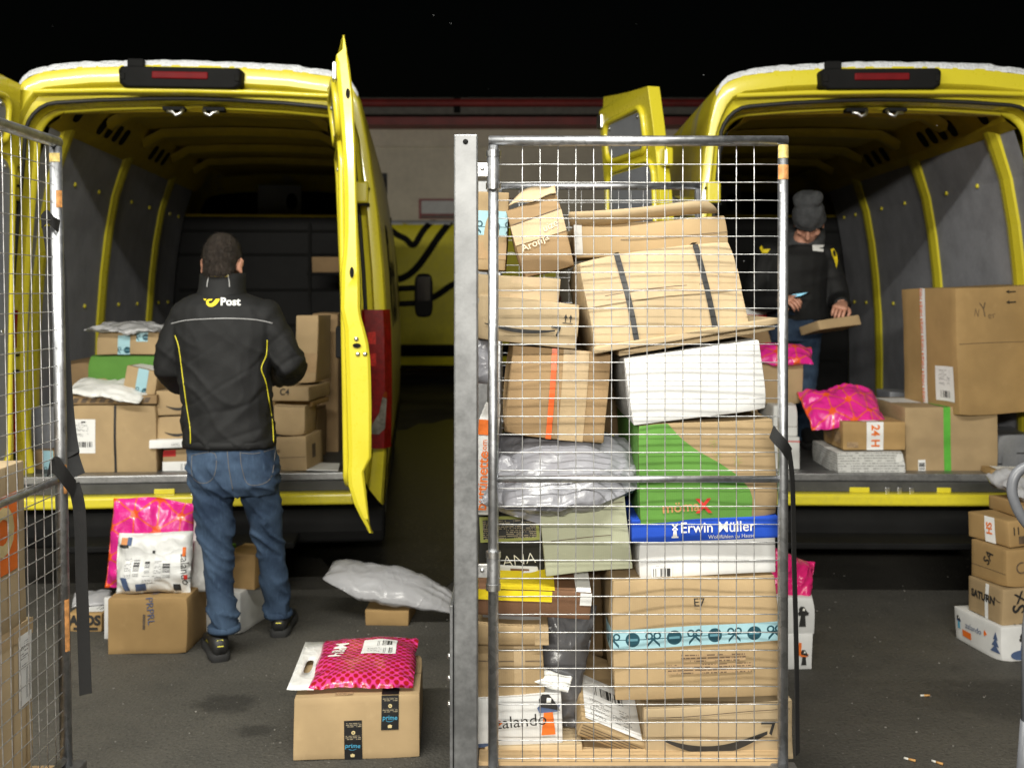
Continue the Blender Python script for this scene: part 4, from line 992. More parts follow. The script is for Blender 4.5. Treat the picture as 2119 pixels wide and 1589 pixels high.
for (u, v) in ((.55, .80), (.57, .66), (.72, .60)):
    for a in (0, 120, 240): b.text('front', 'C', u + .018 * math.cos(R(a)), v + .03 * math.sin(R(a)), .018, 'ink_green', a, -.01, name='leaf_mark')
b = c1('blue_lid', 'cardboard_box', 'flat white carton with a blue printed lid below the green carton', (1318, 1108), (1606, 1100), (1606, 1183), (1326, 1200), 2.85, .46, 'white_board')
lid = pbox('lid', None, (1308, 1078), (1608, 1070), (1610, 1110), (1308, 1126), 2.842, .475, 'blue_board'); lid.o.parent = b.o; lid.o.matrix_parent_inverse = b.o.matrix_basis.inverted()
lid.text('front', 'Erwin Müller', .585, .60, .038, 'ink_white', 0, .006); lid.text('front', 'Wohlfühlen zu Hause', .68, .18, .014, 'ink_white', 0, .004)
for dx, dy, rr in ((0, .006, 45), (0, .006, -45)): lid.text('front', 'l', .295 + dx, .66, .030, 'ink_white', rr, .02, name='mill_emblem')
lid.flat('mill_emblem', 'front', [(lid.w * .295 + x, lid.h * .40 + y) for x, y in ((-.006, -.008), (.006, -.008), (.0035, .008), (-.0035, .008))], [[0, 1, 2, 3]], 'ink_white')
lid.flat('mill_emblem', 'front', [(lid.w * .295 + x, lid.h * .22 + y) for x, y in ((-.009, -.002), (.009, -.002), (.009, .002), (-.009, .002))], [[0, 1, 2, 3]], 'ink_white')
b.label('front', .09, .02, .24, .30, bars=((.05, .05, .95, .75),), prints=((.2, .8, .8, 1),))
b = c1('sage', 'cardboard_box', 'pale sage green carton left of the blue lidded carton in the full cage', (1130, 1012), (1303, 1008), (1298, 1176), (1118, 1196), 2.86, .40, 'sage_board', dent=.008, bulge=.006)
b.seam('front', 'u', .8, .05, .98); b.seam('front', 'u', .42, .1, .8)
b = c1('dark_ana', 'cardboard_box', 'black carton with thin white capital letters behind the sage carton', (985, 1062), (1125, 1056), (1120, 1190), (985, 1200), 2.98, .35, 'black_board', roll=None) if False else c1('dark_ana', 'cardboard_box', 'black carton with thin white capital letters beside the sage carton', (985, 1062), (1128, 1056), (1122, 1186), (985, 1192), 2.98, .35, 'black_board')
b.text('front', 'ANA', .62, .24, .046, 'ink_white', 4, -.02); b.decal('gold_print', 'front', .05, .55, .95, .95, 'ink_green', .001); b.decal('gold_small_print', 'front', .1, .6, .9, .9, 'print_tape', .0018)
b = c1('yellow', 'cardboard_box', 'flat yellow, brown and white printed parcel on the left of the full cage', (985, 1212), (1221, 1222), (1221, 1280), (985, 1274), 2.86, .42, 'brown_board', pitch=8)
b.decal('yellow_print', 'top', .1, .0, .68, .75, 'yellow_board', .0012); b.decal('white_print', 'top', .02, .72, .72, 1, 'white_board', .0014); b.decal('white_print', 'top', .86, .0, .99, 1, 'white_board', .0014)
b.decal('yellow_print', 'front', .0, .62, .66, 1, 'yellow_board'); b.decal('white_print', 'front', .9, .55, 1, 1, 'white_board')
b.label('top', .38, .25, .66, .7, bars=(), prints=((.1, .2, .9, .8),)); k_ = b.decal('white_print', 'top', .12, .38, .34, .72, 'label', .0016); b.decal('black_bar', 'top', .14, .46, .32, .62, 'ink', .0022, parent=k_); b.text('top', '18.00 U', .23, .54, .020, 'ink_white', 180, .01, off=.0034, parent=k_)
b = c1('yellow2', 'cardboard_box', 'brown and white topped parcel lying on the yellow printed parcel', (985, 1168), (1112, 1172), (1116, 1196), (985, 1196), 2.98, .3, 'white_board2'); b.decal('brown_print', 'front', .55, .1, .85, .8, 'brown_board'); b.label('top', .2, .1, .8, .8)
b = c1('kraft_a', 'cardboard_box', 'dented carton under the yellow parcel on the left of the full cage', (985, 1284), (1138, 1292), (1138, 1334), (985, 1328), 2.86, .42, 'kraft', dent=.009); b.decal('tape', 'front', .82, 0, 1, 1, 'tape_clear'); b.decal('paper_sheet', 'top', .1, .1, .9, .8, 'paper')
b = c1('kraft_b', 'cardboard_box', 'upright carton with a clear tape band under the dented carton, left of the full cage', (985, 1338), (1126, 1338), (1124, 1440), (985, 1444), 2.87, .42, 'kraft'); b.decal('tape', 'front', .55, 0, .72, 1, 'tape_clear'); b.seam('front', 'u', .72)
b = c1('orange_logo', 'cardboard_box', 'white printed carton with an orange skirted figure in the full cage', (985, 1443), (1160, 1434), (1168, 1536), (985, 1546), 2.85, .40, 'white_board')
b.text('front', 'zalando', .52, .50, .046, 'ink', 2, -.002); b.flat('orange_mark', 'front', [(b.w * .24 + x, b.h * .5 + y) for x, y in ((0, -.012), (.018, 0), (0, .012), (-.004, 0))], [[0, 1, 2, 3]], 'ink_orange')
def figure(b, face, u, v, k, skirt='ink_orange', top='ink_navy', hairc='ink'):
    W_, H_ = b.dim(face); x, y = u * W_, v * H_; P = lambda q: [(x + a * k, y + c * k) for a, c in q]
    b.flat('printed_skirt', face, P(((-.5, -1.4), (.45, -1.4), (.3, .1), (-.3, .1))), [[0, 1, 2, 3]], skirt)
    b.flat('printed_torso', face, P(((-.6, .1), (.6, .1), (.8, .5), (.35, .75), (-.35, .75), (-.75, .45))), [[0, 1, 2, 3, 4, 5]], top, .002)
    b.flat('printed_hair', face, P(((-.55, .5), (.1, .35), (.8, .15), (.45, .8), (.1, 1.3), (-.35, 1.35), (-.6, 1.0))), [list(range(7))], hairc, .0024)
    b.flat('printed_face', face, P(((-.1, .75), (.2, .75), (.25, 1.05), (-.05, 1.1))), [[0, 1, 2, 3]], 'ink_white', .0028)
figure(b, 'front', .84, .62, .040); b.flat('orange_mark', 'front', [(.002, .012), (.04, .012), (.025, .002), (.002, .002)], [[0, 3, 2, 1]], 'ink_navy')
b = c1('book_a', 'cardboard_box', 'thin tilted carton with a white label, low in the middle of the full cage', (1204, 1490), (1338, 1545), (1334, 1578), (1196, 1520), 2.85, .36, 'kraft', pitch=14, dent=.006)
for v in (.25, .45, .65, .82): b.seam('front', 'u', v)
b.label('top', .05, .05, .9, .62, bars=((.2, .62, .75, .82),), prints=((.1, .1, .85, .5),))
b = c1('book_b', 'cardboard_box', 'thin carton lying flat along the cage floor under the white printed carton', (1000, 1544), (1205, 1540), (1212, 1572), (1000, 1580), 2.84, .40, 'kraft_light')
b = c1('e7', 'cardboard_box', 'largest carton in the full cage with a band of blue bow tape', (1268, 1202), (1606, 1190), (1606, 1440), (1282, 1448), 2.84, .60, 'kraft', dent=.010, bulge=.008, skew=.006)
b.decal('bow_tape', 'front', 0, .455, 1, .615, 'bow_tape', .0014, 0, None, (0, .05)); b.decal('bow_tape', 'left', .8, .40, 1, .60, 'bow_tape', .0014)
b.text('front', 'E7', .52, .80, .030, 'ink', 2, .006); b.decal('printed_text', 'front', .32, .22, .84, .30, 'print_kraft'); b.decal('printed_text', 'front', .40, .32, .80, .38, 'print_kraft')
for v in (.3, .62): b.seam('left', 'v', v)
b = c1('smile_low', 'cardboard_box', 'carton with a big curved arrow print at the bottom right of the full cage', (1334, 1470), (1642, 1440), (1636, 1578), (1342, 1582), 2.84, .56, 'kraft_light', dent=.008)
b.smile('front', .13, .88, .52, .040, .024); b.tape('top', 'u', .5, .06, 'tape_clear'); b.seam('front', 'u', .86)
b = c1('butt', 'cardboard_box', 'white carton standing on end between the posts with vertical orange lettering', (990, 866), (1030, 870), (1030, 1064), (990, 1064), 2.90, .4, 'white_board')
b.text('front', 'buttinette', .34, .36, .040, 'ink_orange', 90, .016); b.text('front', '.com', .34, .71, .022, 'ink_orange', 90, .008); b.decal('orange_print', 'front', 0, .84, .55, 1, 'ink_orange')
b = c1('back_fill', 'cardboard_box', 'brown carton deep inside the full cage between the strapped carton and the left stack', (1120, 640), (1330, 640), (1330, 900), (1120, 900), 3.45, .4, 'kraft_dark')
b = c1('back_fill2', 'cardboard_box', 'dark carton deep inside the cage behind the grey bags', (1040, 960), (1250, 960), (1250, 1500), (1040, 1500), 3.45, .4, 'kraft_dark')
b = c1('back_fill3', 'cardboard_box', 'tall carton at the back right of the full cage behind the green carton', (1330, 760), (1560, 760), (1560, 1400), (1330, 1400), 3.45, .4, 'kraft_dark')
# soft bags in the cage
def bagat(name, label, px, py, Y, w, l, t, mat, rot, **k):
    return Bag(name, label, w, l, t, mat, W(px, py, Y), rot, **k)
bagat('mailing_bag', 'large crumpled grey plastic bag below the brown carton with the orange strip', 1180, 968, 2.955, .37, .34, .078, 'poly_grey', (26, -4, 2), group=G1, tb=.95, crumple=.016, seed=3.7, warpf=lambda p, x, y: Vector((p.x, p.y * (1 - .75 * max(0, x - .35)), p.z - .02 * max(0, x - .3))), cat='mailing bag')
bagat('mailing_bag', 'grey plastic bag drooping under the larger grey bag, left in the full cage', 1080, 1015, 2.90, .20, .16, .04, 'poly_grey', (70, 25, 10), group=G1, tb=.7, crumple=.022, seed=8.1, cat='mailing bag')
bagat('mailing_bag', 'dark grey plastic bag squeezed upright between the stacks at the cage bottom', 1160, 1370, 2.99, .16, .34, .05, 'poly_dark', (80, 12, 5), group=G1, tb=.8, crumple=.028, seed=12.2, cat='mailing bag')
bagat('mailing_bag', 'small white paper bag sticking out above the white printed carton in the cage', 1150, 1408, 2.88, .09, .05, .012, 'poly_white', (30, 8, -10), group=G1, tb=.7, crumple=.012, seed=2.2, cat='mailing bag')
bagat('mailing_bag', 'grey plastic bag squeezed between the square post and the gate post', 999, 745, 2.92, .05, .13, .02, 'poly_grey', (88, 0, 0), group=G1, tb=.7, crumple=.014, seed=4.4, cat='mailing bag')
# ---------------------------------------------------------------- parcels in the left van
G2 = 'parcels in the left van'
def vb(*a, **k):
    k.setdefault('group', G2); return pbox(*a, **k)
b = vb('cardboard_box', 'big carton with a black strap and a white address label at the left van sill', (146, 838), (322, 838), (322, 981), (146, 981), 5.46, .45, 'kraft', yaw=2)
b.tape('front', 'v', .53, .012, 'strap_black', off=.002, name='strap'); b.label('front', .03, .31, .30, .80, bars=((.12, .18, .88, .34),), prints=((.1, .5, .7, .9),)); b.decal('label_mark', 'front', .14, .75, .19, .77, 'ink', .0022)
b = vb('cardboard_tray', 'flat brown carton with a printed slanted pattern lying on the big strapped carton', (141, 819), (322, 819), (322, 836), (141, 836), 5.45, .44, 'kraft_dark', yaw=2, cat='flat carton')
for k in range(9): b.decal('printed_stroke', 'front', .06 + .10 * k, .2, .12 + .10 * k, .75, 'ink_soft', .0012, .03)
b = vb('cardboard_box', 'tilted carton with blue bow tape leaning by the man in the left van', (266, 757), (330, 768), (318, 822), (250, 813), 5.50, .2, 'kraft', yaw=0, roll=None) if False else vb('cardboard_box', 'tilted carton with blue bow tape leaning by the man in the left van', (268, 757), (330, 770), (316, 822), (250, 812), 5.50, .2, 'kraft')
b.decal('bow_tape', 'front', .38, 0, .72, 1, 'bow_tape'); b.label('top', .1, .1, .9, .9, bars=(), prints=())
b = vb('cardboard_box', 'green printed carton with a brown wave in the left van', (181, 735), (322, 735), (322, 803), (181, 803), 5.72, .3, 'green_board')
P = []
curve = [(0, .26), (.15, .30), (.26, .30), (.36, .20), (.45, .10), (.55, .0)]
b.flat('brown_wave', 'front', [(u * b.w, v * b.h) for u, v in curve] + [(0, 0)], [list(range(7))[::-1]], 'kraft')
b = vb('cardboard_box', 'small carton with two pieces of blue bow tape on the green carton', (201, 685), (328, 683), (328, 734), (201, 734), 5.70, .28, 'kraft')
b.decal('bow_tape', 'front', .34, 0, .54, .82, 'bow_tape'); b.decal('bow_tape', 'front', .64, .55, .83, 1, 'bow_tape')
Bag('mailing_bag', 'flat silver bubble mailer on top of the small bow taped carton', .36, .26, .022, 'poly_silver', W(266, 678, 5.76), (8, 2, 0), group=G2, tb=.6, crumple=.016, seed=1.5, cat='mailing bag')
Bag('mailing_bag', 'white and blue plastic mailer lying on the flat patterned carton', .40, .24, .03, 'poly_white', W(228, 806, 5.52), (14, 6, -4), group=G2, tb=.5, crumple=.014, seed=6.5, cat='mailing bag')
mb_ = bpy.data.objects['mailing_bag']
b = vb('cardboard_box', 'brown carton against the left van wall behind the white and blue mailer', (136, 760), (190, 742), (190, 838), (136, 838), 5.95, .3, 'kraft_dark', yaw=20)
b = vb('cardboard_box', 'upper of two small arrow printed cartons left of the standing man', (325, 809), (402, 807), (402, 858), (325, 860), 5.50, .3, 'kraft')
b.smile('front', .25, .95, .40, .020, .014)
b = vb('cardboard_box', 'lower of two small arrow printed cartons left of the standing man', (320, 861), (402, 860), (402, 909), (320, 914), 5.49, .3, 'kraft')
b.smile('front', .25, .95, .38, .020, .014)
b = vb('flat_parcel', 'flat white parcel under the two small arrow printed cartons', (308, 912), (402, 908), (402, 926), (308, 928), 5.44, .3, 'white_board', cat='flat parcel'); b.decal('printed_text', 'front', .5, .2, .95, .8, 'print_label')
b = vb('cardboard_box', 'carton with a dark red band and white label below the flat white parcel', (338, 930), (404, 930), (404, 979), (338, 979), 5.50, .3, 'kraft'); b.decal('red_band', 'front', 0, .72, .4, 1, 'red_board'); b.label('front', 0, .05, .9, .5, bars=((.6, .2, .95, .8),), prints=())
b = vb('cardboard_box', 'tall carton standing upright right of the man in the left van', (612, 652), (656, 654), (656, 792), (612, 792), 5.62, .35, 'kraft', yaw=-2)
b.tape('front', 'u', .3, .1, 'tape')
b = vb('cardboard_box', 'flat carton marked with letter and number right of the man', (560, 801), (640, 801), (640, 830), (560, 830), 5.50, .35, 'kraft', yaw=-8); b.text('front', 'C4', .36, .62, .045, 'ink', 0, .01)
b = vb('cardboard_box', 'bulging brown padded envelope carton under the marked flat carton', (562, 831), (646, 831), (646, 842), (562, 842), 5.55, .3, 'kraft_orange', yaw=-8)
b = vb('cardboard_box', 'upper of two cubic cartons on the van floor right of the man', (566, 840), (630, 840), (630, 902), (566, 902), 5.46, .25, 'kraft', yaw=-4); b.seam('front', 'u', .97)
b = vb('cardboard_box', 'lower of two cubic cartons on the van floor right of the man', (566, 904), (636, 902), (636, 972), (566, 975), 5.44, .25, 'kraft', yaw=-8); b.seam('front', 'u', .40); b.text('front', 'o', .14, .62, .03, 'ink_soft', 0, .02); b.decal('print_mark', 'right', .3, .3, .5, .7, 'ink_soft')
b = vb('cardboard_box', 'narrow upright carton behind the cubic cartons in the left van', (630, 850), (656, 850), (656, 958), (630, 958), 5.80, .3, 'kraft_dark'); b.seam('front', 'u', .7)
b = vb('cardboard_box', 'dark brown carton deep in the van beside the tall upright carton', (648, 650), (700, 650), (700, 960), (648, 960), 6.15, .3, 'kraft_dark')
P = [W(634, 981, 5.42), W(700, 981, 5.40), W(703, 960, 5.62), W(660, 957, 5.64)]
for q in P: q.z = .581
o = MB().loft([[(p.x, p.y, p.z) for p in P], [(p.x, p.y, p.z + .004) for p in P]]).obj('paper_sheet', M['paper']); tag(o, 'sheet of white paper lying on the left van floor by the open door', 'paper sheet')
b = vb('plastic_tote', 'grey plastic tote behind the roll cage gate in the left van corner', (58, 845), (118, 840), (118, 930), (58, 932), 5.62, .3, 'tote_grey', cat='plastic tote')
b = vb('cardboard_box', 'carton with blue bow tape low in the left van corner behind the cage', (70, 932), (140, 932), (140, 982), (70, 982), 5.55, .3, 'kraft_dark'); b.decal('bow_tape', 'front', .3, 0, .6, 1, 'bow_tape')
# steel rack with a carton, deep in the van
rk = empty('steel_rack', W(668, 600, 8.2)); tag(rk, 'dark steel rack standing at the bulkhead of the left van', 'rack')
rk.location.z = .565
for x in (-.10, .16): MB().box(x - .012, x + .012, -.012, .012, 0, 1.45).obj('upright', M['chassis'], rk)
for z in (.5, 1.05): MB().box(-.12, .30, -.02, .3, z, z + .02).obj('shelf', M['chassis'], rk)
b = Box('cardboard_box', 'small brown carton on the upper shelf of the steel rack', .22, .2, .12, 'kraft_dark', Vector(rk.location) + Vector((.03, .0, 1.07)), group=G2)

# ---------------------------------------------------------------- parcels in the right van
G3 = 'parcels in the right van'
def vr(*a, **k):
    k.setdefault('group', G3); return pbox(*a, **k)
b = vr('cardboard_box', 'very big brown carton with a printed white tape band in the right van', (1971, 597), (2200, 590), (2200, 852), (1971, 860), 5.46, .50, 'kraft_orange', yaw=11, dent=.008)
b.seam('front', 'u', .56); b.tape('left', 'v', .42, .045, 'label', off=.0012, name='printed_tape')
for k in range(7): b.text('left', '24 HRS', .40, .08 + .14 * k, .034, 'ink_orange', 90, .01, off=.002)
b.label('left', .62, .10, .93, .38, bars=((.25, .1, .75, .3),), prints=((.2, .45, .8, .9),))
for v in (.955, .87): b.text('front', '<', .50, v, .035, 'ink', 0, .01, name='arrow_mark'); b.decal('arrow_mark', 'front', .50, v - .004, .58, v + .006, 'ink', .0018)
b.text('front', 'N', .20, .80, .06, 'ink_soft', -12, -.015, name='marker_scrawl', sx=.6); b.text('front', 'Y', .27, .82, .11, 'ink_soft', 8, -.015, name='marker_scrawl', sx=.6); b.text('front', 'er', .34, .78, .05, 'ink_soft', 5, -.015, name='marker_scrawl')
b = vr('cardboard_box', 'wide carton with a vertical green tape strip on the right van floor', (1874, 842), (2063, 842), (2063, 984), (1874, 986), 5.46, .5, 'kraft', yaw=0)
b.decal('green_tape', 'front', .415, 0, .49, 1, 'green_tape', .0014); b.label('front', .13, .02, .21, .24, bars=((.1, .08, .9, .8),), prints=(), vertical=True); b.label('top', .0, .4, .35, .9, bars=(), prints=())
b.tape('top', 'v', .45, .035, 'green_tape', off=.0014)
b = vr('cardboard_box', 'flat white patterned carton at the sill of the right van', (1733, 936), (1873, 934), (1873, 986), (1733, 987), 5.40, .44, 'white_board2', yaw=0)
b.decal('printed_pattern', 'front', .0, .0, 1, 1, 'print_white'); b.decal('printed_pattern', 'left', 0, 0, 1, 1, 'print_white')
b = vr('cardboard_box', 'brown carton with a white orange lettered tape strip on the white patterned carton', (1744, 872), (1873, 872), (1873, 931), (1744, 931), 5.42, .34, 'kraft_orange', yaw=0)
b.tape('front', 'v', .51, .085, 'label', off=.0014, name='printed_tape'); b.text('front', '24 H', .51, .5, .058, 'ink_orange', -90, .03); b.tape('top', 'v', .45, .085, 'label', name='printed_tape'); b.decal('printed_text', 'front', .06, .08, .24, .28, 'print_kraft')
b.decal('printed_text', 'left', .2, .25, .5, .7, 'print_kraft'); b.decal('printed_text', 'left', .62, .2, .9, .6, 'print_kraft')
Bag('parcel_bag', 'pink patterned plastic bag lying on the orange lettered carton in the right van', .40, .30, .085, 'pink_lines', W(1742, 846, 5.62), (32, -3, 4), group=G3, tb=.5, crumple=.024, seed=21.)
bb = bpy.data.objects['parcel_bag']
b = vr('plastic_tote', 'small grey crate behind the green taped carton in the right van', (1843, 812), (1893, 812), (1893, 846), (1843, 846), 6.2, .25, 'tote_grey', cat='plastic crate')
b = vr('plastic_tote', 'grey plastic crate with a stepped front at the right edge of the right van', (2066, 902), (2190, 900), (2190, 984), (2066, 986), 5.60, .35, 'tote_grey', cat='plastic crate')
b.decal('step_panel', 'front', .05, .05, .3, .5, 'tote_grey', .012); b.tape('front', 'u', .55, .006, 'chassis', .3, 1); b.tape('front', 'u', .3, .006, 'chassis', 0, .3)
b = vr('cardboard_box', 'carton under a pink bag beside the man in the right van', (1570, 752), (1660, 754), (1660, 836), (1570, 836), 5.75, .3, 'kraft')
b = vr('cardboard_box', 'upper white carton left of the cage post in the right van', (1600, 838), (1652, 838), (1652, 902), (1600, 902), 5.62, .3, 'white_board2'); b.seam('front', 'u', .3)
b = vr('cardboard_box', 'lower white carton on the right van floor behind the cage post', (1600, 903), (1654, 903), (1654, 980), (1600, 980), 5.56, .3, 'white_board2'); b.tape('front', 'u', .88, .006, 'ink_red')
Bag('parcel_bag', 'pink bag with a white tip on the carton beside the man in the right van', .30, .2, .05, 'pink_lines', W(1622, 735, 5.80), (25, 2, -6), group=G3, tb=.6, crumple=.016, seed=31.)
b = vr('flat_parcel', 'white and red flat parcels pile by the hand of the man in the beanie', (1538, 640), (1606, 640), (1606, 668), (1538, 668), 6.4, .3, 'white_board', cat='flat parcel'); b.tape('front', 'u', .4, .03, 'red_board')
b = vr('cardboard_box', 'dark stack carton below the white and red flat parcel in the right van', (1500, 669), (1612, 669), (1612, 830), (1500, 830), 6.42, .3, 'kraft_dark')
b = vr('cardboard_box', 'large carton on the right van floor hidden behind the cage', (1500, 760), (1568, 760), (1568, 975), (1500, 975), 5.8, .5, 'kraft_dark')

# ---------------------------------------------------------------- parcels on the ground
G4 = 'parcels standing on the yard'
def onground(name, label, px0, px1, ytop, ybot, depth, mat, yaw=0, **k):
    """front face between two columns, its foot on the ground at row ybot"""
    Y = CH * F / (ybot - HY); k.setdefault('group', G4)
    return pbox(name, label, (px0, ytop), (px1, ytop), (px1, ybot), (px0, ybot), Y, depth, mat, yaw=yaw, **k)
b = onground('cardboard_box', 'carton with two black printed tape strips in the foreground under the pink dotted bag', 609, 869, 1440, 1570, .40, 'kraft', yaw=4, dent=.004)
PB = b
def prime(b, face, u0, v0, u1, v1, slant=0, k0=0):
    t = b.decal('printed_tape', face, u0, v0, u1, v1, 'strap_black', .0014, slant)
    cu, cv = (u0 + u1) / 2, (v0 + v1) / 2; hh = v1 - v0; W_, H_ = b.dim(face)
    if face == 'front':
        b.text(face, 'prime', cu, v0 + hh * .36, .0205, 'ink_blue', -2, .01, parent=t, off=.0020)
        n = 10; x0, y0 = (cu) * W_, (v0 + hh * .275) * H_
        pts = [(x0 - .013 + .024 * i / n, y0 - .0035 * math.sin(PI * i / n) + .0012) for i in range(n + 1)] + [(x0 - .013 + .024 * i / n, y0 - .0035 * math.sin(PI * i / n) - .0002) for i in range(n + 1)]
        b.flat('printed_arrow', face, pts, [[i, n + 1 + i, n + 2 + i, i + 1] for i in range(n)], 'ink_blue', .002, t)
        r = .0062; cc = (x0, (v0 + hh * .70) * H_)
        b.flat('round_mark', face, [(cc[0] + r * math.cos(2 * PI * i / 16), cc[1] + r * math.sin(2 * PI * i / 16)) for i in range(16)], [list(range(16))], 'ink_cream', .002, t)
        b.flat('play_mark', face, [(cc[0] - .002, cc[1] - .003), (cc[0] + .003, cc[1]), (cc[0] - .002, cc[1] + .003)], [[0, 1, 2]], 'ink', .0026, t)
        b.decal('small_print', face, cu - .06, v0 + hh * .52, cu + .06, v0 + hh * .62, 'print_tape', .002, 0, t); b.decal('small_print', face, cu - .06, v0 + hh * .84, cu + .06, v0 + hh * .94, 'print_tape', .002, 0, t)
        b.flat('box_mark', face, [(cu * W_ + x, (v0 + hh * .12) * H_ + y) for x, y in ((-.006, -.006), (.006, -.006), (.007, .002), (0, .005), (-.007, .002))], [[0, 1, 2, 3, 4]], 'ink_cream', .002, t)
    return t
prime(b, 'front', .405, .0, .545, .63, -.015); prime(b, 'front', .69, .46, .83, 1.0)
b.decal('printed_tape', 'top', .69, 0, .83, .16, 'strap_black', .0014)
b.decal('flap_seam', 'top', 0, .495, 1, .505, 'ink_soft', .0006); b.decal('small_print', 'top', .32, .02, .46, .12, 'print_kraft', .001)
# pink dotted bag on it
pc = PB.o.matrix_basis @ Vector((0, .20, PB.h + .020))
bag = Bag('parcel_bag', 'pink bag with red dots and a white carrying strip on the foreground carton', .335, .42, .034, 'pink_dots', pc + Vector((.012, .035, .004)), (2, 0, 3), group='pink parcel bags', tb=.55, crumple=.010, seed=41., pw=3.6, outline=.010)
lb = bag.patch('shipping_label', -.12, -.05, .62, .62, 'label', .0028); bag.patch('barcode', .18, .30, .55, .52, 'bar_h', .0036, lb); bag.patch('small_print', .0, -.0, .3, .22, 'print_label', .0036, lb); bag.patch('barcode', .34, -.02, .55, .2, 'bar_h', .0036, lb)
bag.text('H&M', -.60, .16, .066, 'ink_white', 84, .014, off=.0045)
def strip_with_slot():
    w, l = .085, .43; n = 24; out = []; slot = []
    for i in range(n):
        t = 2 * PI * i / n; c, s_ = math.cos(t), math.sin(t); k = 1 / max(abs(c), abs(s_)); out.append((c * k * w / 2, s_ * k * l / 2))
        slot.append((.013 * math.copysign(abs(c) ** .7, c), .052 * math.copysign(abs(s_) ** .5, s_) - .01))
    hgt = lambda x, y: .004 + .006 * noise.noise(Vector((x * 20, y * 8, 3))) + .010 * (x / w) + .006 * max(0, -y / l)
    rows = [[(x, y, hgt(x, y)) for x, y in out]] + [[(lerp(a[0], b_[0], t), lerp(a[1], b_[1], t), hgt(lerp(a[0], b_[0], t), lerp(a[1], b_[1], t))) for a, b_ in zip(out, slot)] for t in (.35, .7, 1)]
    o = MB().grid(rows, True).obj('carrying_strip', M['poly_white'], bag.o, True); o.modifiers.new('Solidify', 'SOLIDIFY').thickness = .0016
    o.location = (-.335 / 2 - .028, .0, -.008); o.rotation_euler = (0, R(10), 0); return o
strip_with_slot()
b = onground('cardboard_box', 'small brown carton under the pale mailing bag', 754, 846, 1262, 1294, .2, 'kraft_orange', yaw=-3)
Y_ = CH * F / (1294 - HY)
def lens_shape(p, x, y):
    k = 1 - .62 * max(0, x - .1) ** 1.5 - .75 * max(0, -x - .45) ** 1.0
    return Vector((p.x, p.y * k + .05 * max(0, -x - .3), p.z * (1 - .3 * max(0, x)) - .07 * max(0, x - .2) ** 1.3 + .03 * max(0, -x - .6)))
Bag('mailing_bag', 'pale grey mailing bag balanced on the small brown carton', .60, .27, .062, 'poly_pale', Vector(b.o.location) + Vector((.012, .08, .155)), (17, 7, -4), group=G4, tb=.8, crumple=.014, seed=52., cat='mailing bag', warpf=lens_shape)
# group at the left, in front of the van
b = onground('cardboard_box', 'brown carton with faded vertical print under the white printed bag', 224, 387, 1238, 1353, .34, 'kraft_orange', yaw=0)
b.text('front', 'PRPRL', .53, .78, .042, 'ink_navy', -84, -.008); b.decal('printed_text', 'front', .44, .45, .47, .72, 'ink_soft'); b.text('top', 'PA', .53, .2, .04, 'ink_navy', -90, -.008)
zc = Vector(b.o.location)
bag = Bag('parcel_bag', 'white printed plastic bag with bar codes standing on the brown carton', .315, .245, .045, 'poly_white', zc + Vector((-.005, .10, .352)), (78, 0, 2), group=G4, tb=.5, crumple=.016, seed=61., pw=4, outline=.012)
for x0, x1, y0, y1, v in ((-.50, -.34, -.45, .15, 0), (-.18, -.04, -.35, .05, 0), (.34, .54, -.5, .0, 0)): bag.patch('barcode', x0, y0, x1, y1, 'bar_v', .003)
for x0, x1, y0, y1 in ((-.74, -.56, -.5, .15), (-.22, .12, -.7, -.45), (.1, .3, -.6, .1)): bag.patch('small_print', x0, y0, x1, y1, 'print_label', .003)
bag.patch('printed_face', -.88, .62, -.70, .86, 'skin_print', .003); bag.patch('printed_sleeve', -.72, .60, -.60, .88, 'ink_navy', .0032); bag.patch('printed_hair', -.92, .52, -.66, .62, 'ink', .0036); bag.patch('printed_leg', -.80, -.92, -.62, -.48, 'ink_navy', .003, None, -.12); bag.patch('printed_shoe', -.40, -.95, -.12, -.72, 'ink_navy', .003); bag.patch('printed_mark', .62, -.92, .80, -.72, 'ink', .003)
bag.patch('printed_mark', .82, .2, .90, .5, 'ink_orange', .003); bag.text('zalando', .90, -.22, .042, 'ink', -84, -.004); bag.patch('printed_mark', .90, -.55, .97, -.4, 'ink_red', .003); bag.patch('printed_dot', .0, .32, .08, .42, 'ink', .003)
Bag('parcel_bag', 'tall pink bag with an orange line pattern behind the white printed bag', .36, .36, .05, 'pink_lines', zc + Vector((-.06, .22, .405)), (80, 3, 3), group='pink parcel bags', tb=.6, crumple=.022, seed=71., pw=4)
bag = Bag('mailing_bag', 'white strip bag hanging down beside the pink and white bags', .085, .37, .02, 'poly_white', zc + Vector((.165, .20, .40)), (82, 3, -4), group=G4, tb=.6, crumple=.016, seed=81., cat='mailing bag', pw=4)
b = onground('cardboard_box', 'low carton with bold black letters left of the brown carton', 140, 212, 1268, 1306, .22, 'kraft_orange', yaw=-3)
b.text('front', 'ASOS', .52, .62, .058, 'ink', 0, .05); b.decal('printed_text', 'front', .2, .1, .9, .25, 'ink'); b.label('top', .35, .1, .95, .8, bars=((.5, .2, .9, .8),), prints=())
Bag('mailing_bag', 'small pale plastic bag lying on the bold lettered carton', .16, .12, .02, 'poly_pale', Vector(b.o.location) + Vector((-.02, .15, b.h + .02)), (14, 0, 20), group=G4, tb=.5, crumple=.014, seed=85., cat='mailing bag')
b = onground('foam_panel', 'narrow white board standing behind the brown carton', 214, 232, 1236, 1322, .03, 'white_board', cat='board')
b = onground('cardboard_box', 'white carton behind the standing man on the ground', 388, 500, 1222, 1310, .34, 'white_board2', yaw=-14)
zc2 = Vector(b.o.location); hh = b.h
